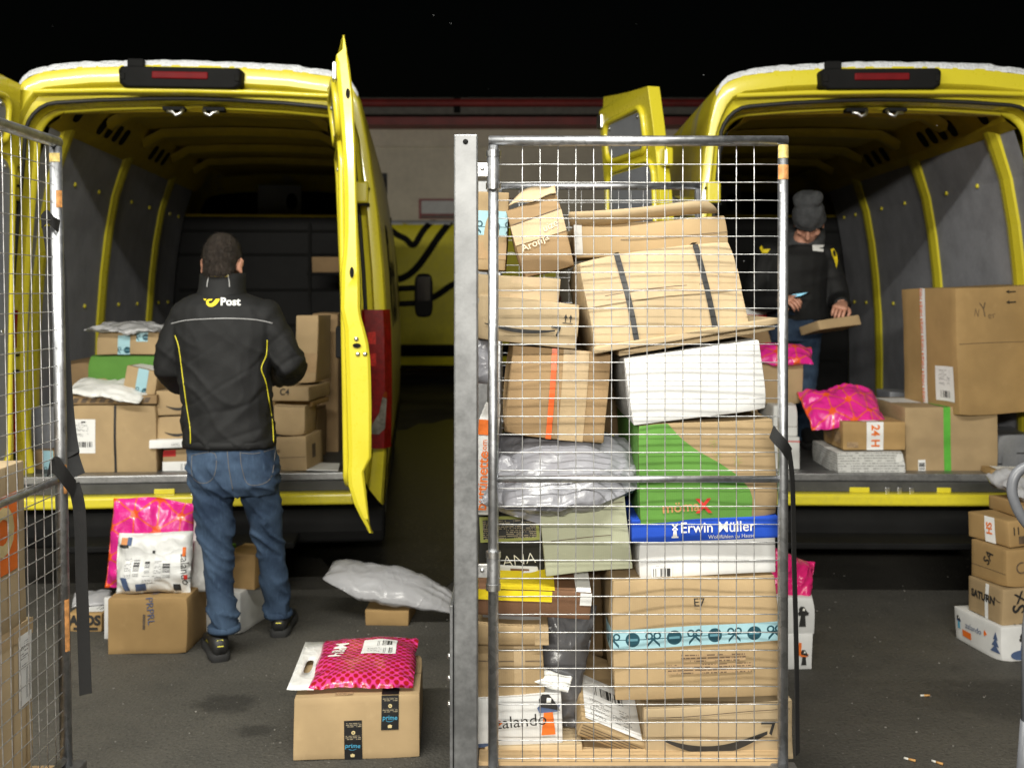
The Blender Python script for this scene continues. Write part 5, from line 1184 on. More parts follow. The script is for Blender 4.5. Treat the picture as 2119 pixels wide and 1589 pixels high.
b = Box('cardboard_box', 'green carton on top of the white carton beside the leg of the man', .12, .2, .15, 'green_board', zc2 + Vector((-.075, .05, hh + .001)), -14, group=G4)
b = Box('cardboard_box', 'small brown carton on the white carton right of the near leg', .15, .2, .15, 'kraft_orange', zc2 + Vector((.10, .03, hh + .001)), -14, group=G4)
# stack behind the full cage at the right
b = onground('cardboard_box', 'lower white printed carton beside the black strap of the full cage', 1560, 1681, 1312, 1384, .25, 'white_board', yaw=0)
z0 = Vector(b.o.location); b.flat('orange_mark', 'front', [(b.w * .76 + x, b.h * .40 + y) for x, y in ((0, 0), (.012, .0), (.012, .05), (.0, .05))], [[0, 1, 2, 3]], 'ink_orange'); figure(b, 'front', .86, .35, .022, 'ink', 'ink_orange')
b2 = Box('cardboard_box', 'upper white printed carton beside the black strap of the full cage', .245, .25, .148, 'white_board', z0 + Vector((.005, .0, b.h + .001)), 0, group=G4); figure(b2, 'front', .80, .5, .030, 'ink', 'ink')
Bag('parcel_bag', 'plain pink bag heaped on the white printed cartons behind the full cage', .22, .20, .07, 'pink_plain', z0 + Vector((.03, .1, b.h + b2.h + .06)), (60, 18, -8), group='pink parcel bags', tb=.6, crumple=.03, seed=91.)
# tower of cartons at the right edge: turned so that one corner faces the camera
G5 = 'cartons in the right hand tower'
def corner(name, label, px, ytop, ybot, Y, wl, wr, mat, yaw=38, **k):
    """a carton turned by yaw whose near lower corner stands at (px, ybot): left face wl deep, front face wr wide"""
    c = W(px, ybot, Y); h = (ybot - ytop) / F * Y; ax = Vector((math.cos(R(yaw)), math.sin(R(yaw)), 0)); k.setdefault('group', G5)
    return Box(name, label, wr, wl, h, mat, c + ax * wr / 2, yaw, **k)
b = corner('cardboard_box', 'white printed carton with coloured winter figures at the foot of the tower', 2071, 1298, 1370, 4.285, .30, .40, 'white_board', 12)
L_ = 'left'; 
tw = b
for i, (z, hw) in enumerate(((.80, .014), (.62, .022), (.44, .030))): b.flat('printed_tree', L_, [(b.d * .90 - hw, b.h * (z - .22)), (b.d * .90 + hw, b.h * (z - .22)), (b.d * .90, b.h * z)] , [[0, 1, 2]], 'ink_navy', .0016 + .0003 * i)
for i in range(0): pass
b.flat('orange_mark', L_, [(b.d * .68 + x, b.h * .62 + y) for x, y in ((0, -.012), (.016, .0), (.0, .014), (-.004, 0))], [[0, 1, 2, 3]], 'ink_orange'); b.text(L_, 'zalando', .45, .60, .034, 'ink_navy', 0, 0)
figure(b, L_, .12, .60, .020, 'ink_blue', 'ink_navy'); b.flat('orange_mark', L_, [(b.d * .20, b.h * .22), (b.d * .40, b.h * .22), (b.d * .40, b.h * .42), (b.d * .20, b.h * .42)], [[0, 1, 2, 3]], 'ink_orange')
figure(b, 'front', .24, .55, .026, 'ink_navy', 'ink'); b.flat('printed_table', 'front', [(b.w * .10 + .10 * (.5 + .5 * math.cos(a)), .006 + .04 * (.5 + .5 * math.sin(a))) for a in [2 * PI * i / 16 for i in range(16)]], [list(range(16))], 'ink_navy', .0022)
b.text('top', 'AAA', .3, .10, .05, 'ink', 0, .02)
zt = lambda b: b.o.location.z + b.h
def on(b, name, label, dx, dy, w, d, h, mat, yaw, **k):
    k.setdefault('group', G5); o = b.o.location
    return Box(name, label, w, d, h, mat, Vector((o.x + dx, o.y + dy, zt(b) + .001)), yaw, **k)
b = on(tw, 'cardboard_box', 'carton with bold black capitals on the white winter carton in the tower', -.012, .01, .34, .23, .145, 'kraft', 12); t2 = b
b.text(L_, 'SATURN', .47, .58, .042, 'ink', 0, .045); b.tape(L_, 'v', .58, .022, 'label', name='tape'); b.text(L_, '(', .86, .66, .05, 'ink_soft', 70, -.01, name='printed_curve'); b.text('front', 'S', .22, .45, .08, 'ink', 90, .02); b.text('front', 'X', .22, .75, .06, 'ink', 20, .02)
b = on(t2, 'cardboard_box', 'carton with a few black letters third from the bottom of the tower', .012, .02, .32, .22, .155, 'kraft_orange', 14); t3 = b
b.text(L_, 'SA', .52, .66, .055, 'ink', 60, .012); b.text('front', 'C', .2, .5, .07, 'ink_soft', 20, -.01, name='printed_curve'); b.seam(L_, 'u', .35)
b = on(t3, 'cardboard_box', 'carton with a white orange lettered tape piece fourth in the tower', .01, .05, .30, .22, .105, 'kraft_orange', 20); t4 = b
b.tape(L_, 'v', .55, .055, 'label', name='printed_tape'); b.text(L_, 'HS', .55, .55, .042, 'ink_orange', 90, .03); b.text('front', '11', .12, .6, .045, 'ink', 0, .01); b.decal('print_mark', 'front', .16, .1, .3, .4, 'ink_soft')
b = on(t4, 'cardboard_box', 'topmost small carton of the tower under the pale bag', .06, .05, .26, .2, .06, 'kraft_orange', 8); t5 = b
Bag('mailing_bag', 'pale plastic bag on top of the tower of cartons', .30, .24, .05, 'poly_pale', Vector((t5.o.location.x - .01, t5.o.location.y + .08, zt(t5) + .045)), (18, 4, 10), group=G5, tb=.7, crumple=.026, seed=95., cat='mailing bag')
b = vr('cardboard_box', 'flat carton with a white sheet at the right end of the right van sill', (2051, 972), (2190, 975), (2190, 992), (2051, 990), 5.33, .12, 'kraft_orange'); b.decal('paper_sheet', 'top', .1, .1, .9, .9, 'paper')
# carrying cart handle cut by the right edge
ht = empty('hand_truck', (W(2140, 1500, 2.6).x, 2.6, 0)); tag(ht, 'grey tube handle of a hand truck cut by the right picture edge', 'hand truck')
hx = ht.location.x
def hp(px, py, Y=2.6): p = W(px, py, Y); return (p.x - hx, Y - 2.6, p.z)
MB().tube(smooth_path([hp(2150, 1110), hp(2118, 1075), hp(2100, 1040), hp(2094, 1010), hp(2102, 982), hp(2124, 965), hp(2160, 960)], 8), .0125, 12).obj('handle', M['rubber_grey'], ht, True)
MB().tube([hp(2124, 1490), hp(2126, 1300), hp(2150, 1110)], .0125, 12).obj('frame_tube', M['rubber_grey'], ht, True)
MB().tube([hp(2124, 1490), (hp(2124, 1490)[0], .05, .12)], .014, 12).obj('frame_tube', M['rubber_grey'], ht, True)
MB().box(hp(2124, 1490)[0] - .02, .4, -.16, .1, .01, .022).obj('toe_plate', M['dull_steel'], ht)
# inside the left cage: a tall wooden looking carton with red print
c = Box('cardboard_box', 'tall carton with a red lettered panel inside the left roll cage', .50, .62, .40, 'kraft_light', (-1.472, 2.055, .672), 0, group=None, dent=.004)
c.decal('red_print', 'right', .40, .36, .92, .83, 'ink_orange', .0012); c.text('right', 'O', .79, .60, .15, 'ink_cream', 0, .05)
for k in range(9): c.tape('right', 'v', .06 + .11 * k, .004, 'kraft', off=.0007, name='dark_stripe')  # evenly spaced darker upright stripes on the right face
c2 = Box('cardboard_box', 'lower carton with a white address label inside the left roll cage', .50, .64, .398, 'kraft_light', (-1.466, 2.055, .273), 0, group=None, dent=.006)
c2.decal('tape', 'right', 0, .90, 1, 1, 'tape_clear', .0008)
for k in range(9): c2.tape('right', 'v', .06 + .11 * k, .004, 'kraft', off=.0007, name='dark_stripe')  # same darker upright stripes on the lower carton
c2.label('right', .87, .50, .985, .93, bars=((.55, .08, .9, .5),), prints=((.1, .5, .8, .9),))
# cigarette ends on the ground
def butt(px, py, ang, label):
    Y = CH * F / (py - HY); p = W(px, py, Y); e = empty('cigarette_end', (p.x, p.y, .004), R(ang)); tag(e, label, 'cigarette end', 'cigarette ends on the asphalt')
    MB().tube([(0, 0, .001), (.022, 0, .001)], .0038, 10).obj('filter', M['butt_filter'], e, True); MB().tube([(-.014, 0, .001), (0, 0, .001)], .0036, 10).obj('paper', M['butt_paper'], e, True)
butt(1912, 1441, 4, 'farthest cigarette end, lying level on the dark asphalt'); butt(1880, 1573, -35, 'cigarette end at the bottom edge, left of its twin'); butt(1937, 1579, -45, 'cigarette end at the bottom edge with a white tip')
# grit on the asphalt
rnd = random.Random(5); mb = MB()
for k in range(900):
    Y = rnd.uniform(2.9, 6.5); X = rnd.uniform(-2.2, 2.9) * Y / 4; r_ = rnd.choice((.0012, .0016, .002, .0035)); mb.ell((X, Y, r_ * .4), r_ * rnd.uniform(.8, 1.6), r_, r_ * .8, Matrix.Rotation(rnd.uniform(0, 3), 3, 'Z'), 3, 5)
M['grit'] = plain('pale_grit', (.22, .21, .19), .8, var=.5, scale=3)
o = mb.obj('grit', M['grit']); tag(o, 'pale grit strewn over the asphalt yard', kind='stuff')
# snow flakes drifting in the dark
rnd = random.Random(12); mb = MB()
for k in range(16):
    Y = rnd.uniform(5, 14); mb.ell(W(rnd.uniform(0, 2119), rnd.uniform(-50, 560), Y), .0025, .0025, .0025, None, 3, 5)
o = mb.obj('snow_flakes', M['snow'], None, True); tag(o, 'few snow flakes falling through the night air', kind='stuff')
# ---------------------------------------------------------------- people
def fuse(name, mb, mat, voxel, parent=None, smooth=2, post=None):
    """joins overlapping closed volumes into one continuous surface"""
    o = meshobj('t', mb.v, mb.f, None); r = o.modifiers.new('r', 'REMESH'); r.mode = 'VOXEL'; r.voxel_size = voxel
    q = o.modifiers.new('s', 'SMOOTH'); q.iterations = smooth; q.factor = .5
    dg = bpy.context.evaluated_depsgraph_get(); me = bpy.data.meshes.new_from_object(o.evaluated_get(dg)); old = o.data
    bpy.data.objects.remove(o); bpy.data.meshes.remove(old); me.name = name
    if post:
        ns = [v.normal.copy() for v in me.vertices]; cs = [post(v.co.copy(), n) for v, n in zip(me.vertices, ns)]
        for v, c in zip(me.vertices, cs): v.co = c
    me.materials.clear(); me.materials.append(M[mat]); me.polygons.foreach_set('use_smooth', [True] * len(me.polygons)); me.update()
    return link(bpy.data.objects.new(name, me), parent)
def ring(c, rx, ry, n=20, e=2.3, x=Vector((1, 0, 0)), y=Vector((0, 1, 0))):
    c = Vector(c); out = []
    for k in range(n):
        a = 2 * PI * k / n; cc, ss = math.cos(a), math.sin(a)
        out.append(c + x * rx * math.copysign(abs(cc) ** (2 / e), cc) + y * ry * math.copysign(abs(ss) ** (2 / e), ss))
    return out
def head_geo(mb, Mx, NB=.012):
    h = MB()
    h.ell((0, -.008, .025), .075, .095, .098); h.ell((0, .022, -.045), .058, .072, .070); h.ell((0, .055, -.085), .034, .034, .026)
    h.tube([(0, .078, .022), (0, .094, -.002), (0, .108, -.026), (0, .094, -.036)], [.010, .012, .016, .012], 10)
    for s in (-1, 1):
        h.ell((s * .032, .074, .028), .026, .016, .010); h.ell((s * .046, .055, -.02), .024, .026, .02); h.ell((s * .012, .098, -.030), .010, .009, .008)
        h.ell((s * .080, -.012, -.008), .008, .020, .033, Euler((R(-12), R(s * 10), R(s * -18))).to_matrix()); h.ell((s * .083, -.004, -.034), .007, .011, .012)
    h.ell((0, .087, -.062), .022, .009, .006); h.ell((0, .085, -.072), .020, .010, .007)
    h.tube([(0, -.012, -.03), (0, -.012, -.10), (0, NB, -.17)], [.058, .055, .058], 16)
    mb.add([Mx @ v for v in h.v], h.f)
def hand_geo(Mx, curl=35, side=1):
    h = MB(); X, Z = Vector((1, 0, 0)), Vector((0, 0, 1))
    h.loft([ring((0, y, 0), w, t, 14, 2.8, X, Z) for y, w, t in ((-.04, .026, .021), (0, .028, .020), (.035, .038, .017), (.07, .042, .015), (.092, .040, .011))])
    for i, (x, L) in enumerate(((.031, .066), (.010, .076), (-.011, .070), (-.030, .055))):
        p = Vector((x, .080, 0)); pts = [p]; a = 8
        for f in (.5, .3, .24):
            a += curl; p = p + Vector((x * .10 * f, math.cos(R(a)), -math.sin(R(a)))) * L * f; pts.append(p)
        h.tube(pts, [.0095, .0092, .0085, .0062], 10); h.ell(pts[-1], .0062, .0062, .0062, None, 5, 8)
    pts = [(.022, .012, -.004), (.046, .036, -.012), (.056, .062, -.022), (.054, .082, -.034)]
    h.tube(pts, [.0125, .0115, .0105, .0075], 10); h.ell(pts[-1], .0075, .0075, .0075, None, 5, 8)
    S = Matrix.Diagonal((side, 1, 1, 1))
    f = [q[::-1] for q in h.f] if side < 0 else h.f
    return [Mx @ (S @ v) for v in h.v], f
def frame(o, fwd, up):
    y = Vector(fwd).normalized(); x = y.cross(Vector(up)).normalized(); z = x.cross(y)
    m = Matrix((x, y, z)).transposed().to_4x4(); m.translation = o; return m
def append(o, v, f):
    me = o.data; bm = bmesh.new(); bm.from_mesh(me); vs = [bm.verts.new(p) for p in v]
    for q in f:
        fc = bm.faces.new([vs[i] for i in q]); fc.smooth = True
    bm.to_mesh(me); bm.free(); me.update()
def ridge(p, sx, sy, sz, seed):
    n = noise.noise(Vector((p.x * sx + seed, p.y * sy, p.z * sz))); return (1 - abs(n) * 2.4)
def shoe(parent, heel, yaw, L=.29):
    d = Vector((-math.sin(R(yaw)), math.cos(R(yaw)), 0)); x = Vector((d.y, -d.x, 0)); Zv = Vector((0, 0, 1)); base = Vector((heel[0], heel[1], 0))
    rings = []
    for t, w, h in ((0, .022, .075), (.02, .034, .095), (.07, .040, .112), (.12, .041, .105), (.16, .043, .085), (.20, .047, .066), (.245, .044, .054), (.28, .030, .044), (.292, .012, .030)):
        rings.append([base + d * t * L / .29 + x * w * math.copysign(abs(math.cos(a)) ** .8, math.cos(a)) + Zv * (.022 + max(0, (h - .022)) * (.5 + .5 * math.copysign(abs(math.sin(a)) ** .8, math.sin(a)))) for a in [2 * PI * k / 18 for k in range(18)]])
    o = MB().loft(rings).obj('shoe', M['shoe'], parent, True)
    def outl(z, g): 
        pts = []
        tab = [(0, .020), (.01, .032), (.05, .040), (.12, .040), (.19, .048), (.25, .045), (.285, .03), (.298, .010)]
        for t, w in tab: pts.append(base + d * (t - g * .3) * L / .29 + x * (w + g) + Zv * z)
        for t, w in tab[::-1]: pts.append(base + d * (t - g * .3) * L / .29 - x * (w + g) + Zv * z)
        return pts
    shade_auto(MB().loft([outl(0.001, .002), outl(.012, .006), outl(.026, .004), outl(.032, -.002)]).obj('sole', M['sole'], o), 50)
    return o, base, d, x

def on_surface(bvh, p, d, off):
    """the point where a ray from p along d meets a garment, lifted by off"""
    h = bvh.ray_cast(Vector(p), Vector(d).normalized())
    return None if h[0] is None else (h[0] - Vector(d).normalized() * off, h[1])
def bvh_of(o): 
    me = o.data; return BVHTree.FromPolygons([v.co.copy() for v in me.vertices], [list(p.vertices) for p in me.polygons])

# --- the man at the left van, seen from behind
YM = 4.45
man = None
def A(px, py, dy=0): 
    p = W(px, py, YM); return Vector((p.x, YM + dy, p.z))
def Af(px, py, Y): return W(px, py, Y)
K = YM / F
torso = [(608, 454, 54, .082, .03), (618, 456, 80, .095, .03), (632, 459, 100, .108, .025), (652, 462, 106, .118, .02), (690, 464, 107, .125, .015), (740, 464, 97, .125, .01), (800, 466, 91, .122, 0), (860, 470, 90, .124, 0), (905, 474, 93, .128, 0), (921, 475, 93, .128, 0)]
armL = [A(386, 654, .02), A(364, 702, .02), A(347, 765, .02), A(352, 790, .10), A(388, 800, .26), A(420, 792, .36)]
armR = [A(546, 654, .02), A(570, 700, .02), A(597, 752, .02), A(592, 768, .10), A(566, 778, .26), A(535, 782, .36)]
legL = [Af(437, 950, 4.46), Af(443, 1060, 4.43), Af(449, 1140, 4.40), Af(453, 1210, 4.38), Af(463, 1275, 4.36), Af(464, 1300, 4.36)]
legR = [Af(525, 950, 4.47), Af(546, 1060, 4.52), Af(560, 1140, 4.57), Af(567, 1200, 4.60), Af(574, 1240, 4.63), Af(576, 1270, 4.64)]
# body: one continuous skin surface under the clothes
mb = MB()
mb.loft([ring(A(cx, py, dy), hw * K * .86, d * .84) for py, cx, hw, d, dy in torso])
mb.loft([ring(A(cx, py, 0), hw * K * .86, d * .84) for py, cx, hw, d in ((895, 474, 94, .13), (950, 480, 98, .135), (1000, 484, 94, .12))])
for a in (armL, armR): mb.tube(a, [.058, .052, .046, .042, .034, .030], 14)
for a in (legL, legR): mb.tube(a, [.066, .054, .040, .038, .036, .036], 14)
hm = frame(A(454, 546, .045), (0, .97, -.24), (0, .24, .97)); head_geo(mb, hm)
body = fuse('person', mb, 'skin', .007)
tag(body, 'man seen from behind in black jacket and jeans at the open left van', 'person')
for a, s in ((armL, -1), (armR, 1)):
    append(body, *hand_geo(frame(a[-1] + Vector((0, .03, 0)), (-s * .35, .9, .05), (0, -.1, 1)), 30, -s))
append(body, [Af(464, 1318, 4.36) + Vector((x, y, z)) for x, y, z in ((0, 0, 0), (.001, 0, 0), (0, .001, 0))], [[0, 1, 2]]) if False else None
# jacket
mb = MB()
mb.loft([ring(A(cx, py, dy), hw * K, d) for py, cx, hw, d, dy in torso])
for a in (armL, armR): mb.tube(a, [.070, .067, .064, .062, .056, .046], 16); mb.ell(a[0], .072, .08, .066); mb.ell(a[2] + Vector((0, .02, .01)), .063, .066, .066)
def jfold(p, n):
    low = max(0, min(1, (1.38 - p.z) / .25)); side = min(1, abs(p.x + 1.205) / .17)
    f = .005 * max(0, ridge(p + Vector((0, 0, p.x * .8)), 4, 4, 8, 23)) ** 4 * (.5 + low) - .004 * max(0, ridge(p - Vector((0, 0, p.x * .3)), 3, 5, 7, 33)) ** 5 * (.4 + low) + ridge(p + Vector((0, 0, p.x * .55)), 3.2, 4, 9, 3) * .003 * (.45 + low) + ridge(p - Vector((0, 0, p.x * .9)), 5, 6, 12, 11) * .0035 * (.3 + low) + noise.noise(p * 5) * .008
    if p.z < .875: f += .004 * math.sin(p.x * 60)
    return p + n * f * (.5 + .8 * side)
jk = fuse('jacket', mb, 'jacket', .0075, body, 3, jfold)
hem = MB().loft([ring(A(475, py, 0), hw * K, d, 40) for py, hw, d in ((906, 94, .131), (914, 96, .134), (923, 94.5, .132), (922, 87, .122), (905, 87, .122))]); hem.obj('hem', M['jacket'], jk, True)
collar = [ring(A(cx, py, dy), rx, ry, 32, 2.1) for py, cx, rx, ry, dy in ((616, 454, .112, .098, .035), (600, 454, .098, .090, .040), (578, 455, .096, .090, .045), (567, 455, .095, .090, .047), (565, 455, .089, .084, .047), (580, 455, .088, .083, .045), (604, 454, .088, .08, .04))]
co = MB().grid(collar, True).obj('collar', M['jacket'], jk, True)
jb = bvh_of(jk); cb = bvh_of(co)
def surf_tube(name, pix, r, mat, bvh, par, off=.001, Yr=3.0, n=6):
    pts = []
    for q in smooth_path(pix, n):
        a = W(q.x, q.y, Yr); o = Vector((0, 0, CH)); h = on_surface(bvh, o, a - o, off)
        if h: pts.append(h[0])
    return MB().tube(pts, r, 6).obj(name, M[mat], par, True) if len(pts) > 2 else None
surf_tube('yoke_piping', [(354, 670), (385, 663), (430, 660), (480, 659), (530, 662), (564, 669)], .0022, 'piping_grey', jb, jk)
surf_tube('side_piping', [(362, 694), (370, 720), (378, 780), (386, 840), (393, 885), (394, 918)], .0022, 'piping_yellow', jb, jk)
surf_tube('side_piping', [(553, 704), (551, 735), (541, 762), (550, 790), (557, 830), (564, 875), (566, 916)], .0022, 'piping_yellow', jb, jk)
surf_tube('collar_piping', [(428, 594), (430, 580), (434, 567)], .002, 'piping_grey', cb, co); surf_tube('collar_piping', [(475, 594), (474, 580), (471, 567)], .002, 'piping_grey', cb, co)
rows = [[W(px, py, 3) for px in (432, 440, 453, 466, 473)] for py in (573, 569.5, 567)]
hl = [[(on_surface(cb, (0, 0, CH), q - Vector((0, 0, CH)), .002) or (None,))[0] for q in r] for r in rows]
if all(p is not None for r in hl for p in r): MB().grid(hl).obj('collar_tab', M['logo_yellow'], co)
def surf_flat(name, pts, faces, mat, bvh, par, off=.0025):
    v = []
    for x, y in pts:
        a = W(x, y, 3.0); o = Vector((0, 0, CH)); h = on_surface(bvh, o, a - o, off); v.append(h[0] if h else None)
    if any(q is None for q in v): print('off the garment:', name, pts[0]); return None
    return meshobj(name, v, faces, M[mat], par)
p, f = text_geo('Post', 22, .03); surf_flat('lettering', [(476.5 + x * 1.06, 625 - y) for x, y in p], f, 'logo_white', jb, jk)
# horn mark: a curved horn with a check shaped mouthpiece
hp_ = [(426.5, 624), (427, 629.5), (432, 634.5), (439, 635), (445.5, 632), (451, 626), (455, 618.5), (446.5, 618.5), (442.5, 624), (438.5, 627.6), (434.5, 628.6), (431.8, 627), (431.3, 624.4), (433.5, 622.4), (438, 621.6), (440, 618.6), (432, 618.8), (428.5, 620.6)]
surf_flat('horn_mark', hp_, [list(range(len(hp_)))[::-1]], 'logo_yellow', jb, jk)
surf_flat('horn_mark', [(420.5, 618.5), (427.2, 618.6), (425, 622), (423, 621)], [[0, 1, 2, 3]], 'logo_yellow', jb, jk)
surf_flat('sleeve_mark', [(586, 660), (594, 667), (599, 677), (592, 668)], [[0, 1, 2, 3]], 'logo_yellow', jb, jk)
# jeans
mb = MB()
mb.loft([ring(A(cx, py, 0), hw * K, d) for py, cx, hw, d in ((888, 475, 78, .098), (908, 477, 84, .111), (932, 479, 92, .13), (960, 482, 95, .138), (1000, 486, 92, .122), (1022, 487, 80, .09))])
mb.tube(legL, [.094, .080, .064, .061, .059, .061], 18); mb.tube(legR, [.094, .077, .059, .057, .056, .057], 18)
def dfold(p, n):
    knee = math.exp(-((p.z - .46) / .12) ** 2); ank = math.exp(-((p.z - .15) / .10) ** 2); seat = math.exp(-((p.z - .72) / .08) ** 2)
    return p + n * ((max(0, ridge(p + Vector((0, 0, p.x * .8)), 6, 5, 16, 5)) ** 2.2 * 1.5 - .45) * (.0035 + .006 * knee + .008 * ank + .005 * seat) + noise.noise(p * 7) * .006)
je = fuse('jeans', mb, 'denim', .0075, body, 2, dfold); db = bvh_of(je)
for pix in ([(397, 942), (398, 985), (420, 1000), (443, 985), (444, 938), (397, 942)], [(497, 935), (500, 965), (512, 1000), (540, 1002), (562, 985), (570, 930)], [(498, 937), (530, 938), (568, 928)]):
    surf_tube('pocket_stitching', pix, .0014, 'stitch', db, je, .0004, 3, 5)
surf_tube('seat_seam', [(470, 930), (474, 970), (482, 1015)], .0016, 'stitch', db, je, .0004)
for leg, r in ((legL, .0625), (legR, .0585)):
    c = leg[-1]; MB().loft([ring(c + Vector((0, 0, dz)), rr, rr * 1.05, 24, 2) for dz, rr in ((.016, r + .002), (0, r + .004), (-.008, r + .003), (-.006, r - .006), (.014, r - .006))]).obj('trouser_hem', M['denim'], je, True)
# shoes
for (hx_, hy_, yaw, lab) in ((Af(466, 1352, 4.355).x, 4.285, 22, 1), (Af(578, 1310, 4.60).x, 4.585, 4, 2)):
    o, base, d, x = shoe(body, (hx_, hy_), yaw, .30)
    sb = bvh_of(o)
    def mark(t, zz, w, h, side):
        src = base + d * t + x * side * .3 + Vector((0, 0, zz)) if side else base - d * .3 + Vector((0, 0, zz))
        dr = (-x * side) if side else d; ax = d if side else x; v = []
        for a, b_ in ((-w, -h), (w, -h), (w, h), (-w, h)):
            q = on_surface(sb, src + ax * a + Vector((0, 0, b_)), dr, .002); v.append(q[0] if q else src)
        if all((q - src).length > .01 for q in v): meshobj('shoe_mark', v, [[0, 1, 2, 3]], M['piping_yellow'], o)
    mark(0, .075, .012, .012, 0); mark(.10, .07, .004, .018, -1); mark(.13, .07, .004, .018, -1); mark(.06, .04, .012, .005, 1); mark(.10, .075, .004, .016, 1)
# hair: a close cropped cap over skull and nape
mb = MB(); h = MB(); h.ell((0, -.012, .030), .0795, .0985, .099); h.ell((0, -.045, -.03), .066, .052, .062)
mb.add([hm @ v for v in h.v], h.f); inv = hm.inverted()
def hairp(p, n):
    q = inv @ p; return p + n * (.0022 * noise.noise(p * 90) + .003 * noise.noise(p * 30) + .001)
hr = fuse('hair', mb, 'hair', .005, body, 2, hairp)
bm = bmesh.new(); bm.from_mesh(hr.data)
kill = [v for v in bm.verts if (lambda q: q.y > .035 + max(0, q.z - .06) * 1.2 or (q.z < .012 and q.y > -.005) or q.z < -.078 or (abs(q.x) > .066 and q.z < .0 and q.y > -.03))(inv @ v.co)]
bmesh.ops.delete(bm, geom=kill, context='VERTS'); bm.to_mesh(hr.data); bm.free()
def strands(o, n, L, wd, seed):
    rnd = random.Random(seed); me = o.data; ps = list(me.polygons); v = []; f = []
    for k in range(n):
        q = rnd.choice(ps); c = q.center + Vector([rnd.uniform(-.004, .004) for _ in range(3)]); d = (q.normal * .55 + Vector((rnd.uniform(-.35, .35), -.1, -.8 + rnd.uniform(-.3, .5)))).normalized(); s_ = d.cross(q.normal).normalized() * wd
        i = len(v); v += [c - s_, c + s_, c + d * L * rnd.uniform(.6, 1.2)]; f.append([i, i + 1, i + 2])
    append(o, v, f)
strands(hr, 8000, .012, .0009, 3)
for s in (-1, 1): MB().ell(hm @ Vector((s * .032, .078, .012)), .012, .012, .012, None, 8, 10).obj('eye', M['label'], body, True)

# --- the man in the beanie inside the right van, facing out and looking down at the parcel he holds
Y2 = 6.4; K2 = Y2 / F
def A2(px, py, dy=0): p = W(px, py, Y2); return Vector((p.x, Y2 + dy, p.z))
hm2 = frame(A2(1671, 462, -.03), (-.24, -.60, -.76), (-.2, -.72, .66))
torso2 = [(508, 1660, 24, .07, .02), (516, 1656, 60, .09, .03), (530, 1652, 70, .115, .03), (560, 1648, 70, .13, .03), (600, 1647, 66, .13, .03), (640, 1648, 64, .125, .03), (662, 1650, 65, .125, .03)]
aR = [A2(1711, 528, .03), A2(1726, 585, .02), A2(1733, 622, -.02), A2(1728, 628, -.12), A2(1716, 628, -.24)]
aL = [A2(1592, 524, .03), A2(1570, 585, .02), A2(1560, 622, -.02), A2(1572, 626, -.14), A2(1596, 620, -.26)]
l1 = [A2(1668, 670, .03), A2(1670, 740, .02), A2(1668, 800, .03), A2(1672, 900, .05), A2(1673, 916, .05)]
l2 = [A2(1625, 670, .05), A2(1622, 740, .06), A2(1620, 800, .08), A2(1618, 900, .12), A2(1618, 914, .12)]
mb = MB(); mb.loft([ring(A2(cx, py, dy), hw * K2 * .85, d * .85) for py, cx, hw, d, dy in torso2])
mb.loft([ring(A2(cx, py, .03), hw * K2, d) for py, cx, hw, d in ((650, 1650, 54, .11), (690, 1648, 54, .11))])
for a in (aR, aL): mb.tube(a, [.056, .05, .044, .038, .030], 14)
for a in (l1, l2): mb.tube(a, [.08, .062, .05, .042, .042], 14)
head_geo(mb, hm2, .05); mb.tube([A2(1668, 480, .03), A2(1662, 520, .04)], [.058, .07], 14)
body2 = fuse('person', mb, 'skin', .007)
tag(body2, 'man in a grey beanie and black jacket standing inside the right van looking down', 'person')
h1 = frame(aR[-1] + Vector((0, -.015, -.004)), (-.45, -.85, -.22), (.1, -.3, .95)); h2 = frame(aL[-1] + Vector((0, -.02, 0)), (.35, -.9, .05), (-.5, 0, .85))
append(body2, *hand_geo(h1, 24, -1)); append(body2, *hand_geo(h2, 34, 1))
mb = MB(); mb.loft([ring(A2(cx, py, dy), hw * K2, d) for py, cx, hw, d, dy in torso2])
for a in (aR, aL): mb.tube(a, [.078, .072, .066, .055, .044], 16); mb.ell(a[0], .083, .085, .07)
j2 = fuse('jacket', mb, 'jacket', .009, body2, 2, lambda p, n: p + n * (ridge(p, 5, 5, 11, 2) * .006 + noise.noise(p * 6) * .008)); j2b = bvh_of(j2)
MB().grid([ring(A2(cx, py, dy), rx, ry, 28, 2) for py, cx, rx, ry, dy in ((524, 1664, .135, .12, .05), (508, 1668, .125, .112, .07), (490, 1676, .12, .10, .10), (462, 1682, .108, .085, .14), (466, 1680, .095, .075, .13), (502, 1668, .10, .09, .07))], True).obj('hood', M['beanie'], j2, True)
surf_flat('name_tag', [(1681, 507), (1705, 507), (1704, 521), (1682, 519)], [[0, 1, 2, 3]], 'logo_white', j2b, j2, .009)
surf_flat('sleeve_mark', [(1719, 516), (1725, 514), (1731, 524), (1734, 540), (1731, 555), (1727, 540), (1722, 528)], [list(range(7))], 'logo_yellow', j2b, j2, .009)
surf_flat('sleeve_mark', [(1572, 513), (1576, 508), (1580, 516), (1594, 515), (1588, 524), (1577, 524)], [list(range(6))], 'logo_yellow', j2b, j2, .009)
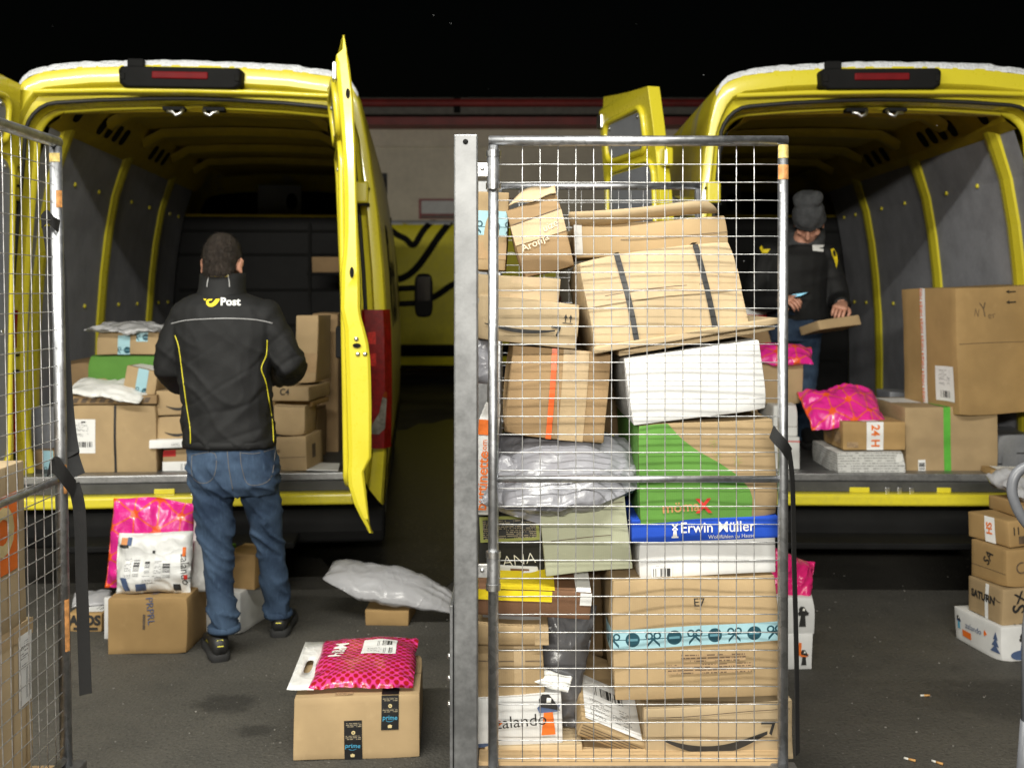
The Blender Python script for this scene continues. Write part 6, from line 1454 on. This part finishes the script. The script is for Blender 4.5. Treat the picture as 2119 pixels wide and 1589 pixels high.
mb = MB(); mb.loft([ring(A2(cx, py, .03), hw * K2, d) for py, cx, hw, d in ((640, 1650, 60, .12), (675, 1648, 60, .125), (705, 1646, 50, .10))])
for a in (l1, l2): mb.tube(a, [.092, .078, .068, .062, .064], 16)
fuse('jeans', mb, 'denim', .009, body2, 2, lambda p, n: p + n * (ridge(p, 6, 5, 14, 8) * .006 + noise.noise(p * 7) * .006))
for hx_, hy_ in ((l1[-1].x, Y2 + .02), (l2[-1].x, Y2 + .09)):
    o, base, d, x = shoe(body2, (hx_, hy_ + .06), 176, .29); o.location.z = .566
h = MB(); h.ell((0, -.012, .062), .096, .112, .082); h.ell((0, -.014, .036), .099, .113, .046); h.ell((.012, -.055, .128), .082, .075, .055); h.ell((-.03, -.05, .150), .05, .055, .036, Euler((0, R(25), 0)).to_matrix()); h.ell((.05, -.06, .138), .045, .05, .034)
mb = MB(); mb.add([hm2 @ v for v in h.v], h.f)
bn = fuse('beanie', mb, 'beanie', .006, body2, 2, lambda p, n: p + n * (ridge(p, 14, 14, 10, 3) * .005))
for s in (-1, 1):
    e = MB().ell(hm2 @ Vector((s * .031, .0745, .010)), .0105, .0105, .0105, None, 8, 10).obj('eye', M['skin'], body2, True)
    mb = MB(); mb.tube([hm2 @ Vector((s * .016, .094, .030)), hm2 @ Vector((s * .034, .092, .034)), hm2 @ Vector((s * .050, .080, .028))], [.003, .004, .002], 6).obj('eyebrow', M['hair'], body2, True)
# what he holds
hb = Box('cardboard_box', 'small flat carton held by the man in the beanie', .27, .20, .055, 'kraft', A2(1697, 672, -.40) + Vector((.0, 0, .0)), 16, -12, -6, group=None, dent=.003)
hb.decal('paper_sheet', 'top', .1, .2, .7, .9, 'paper')
ph = MB().box(-.036, .036, -.075, .075, -.004, .004).obj('handheld_scanner', M['black_plastic']); tag(ph, 'dark handheld scanner with a lit screen in the hand of the man in the beanie', 'scanner')
ph.matrix_basis = frame(A2(1618, 612, -.33), (.45, -.85, .1), (-.3, -.1, .9)); bevel(ph, .003)
MB().box(-.030, .030, -.06, .06, .0042, .0048).obj('screen', M['screen'], ph)
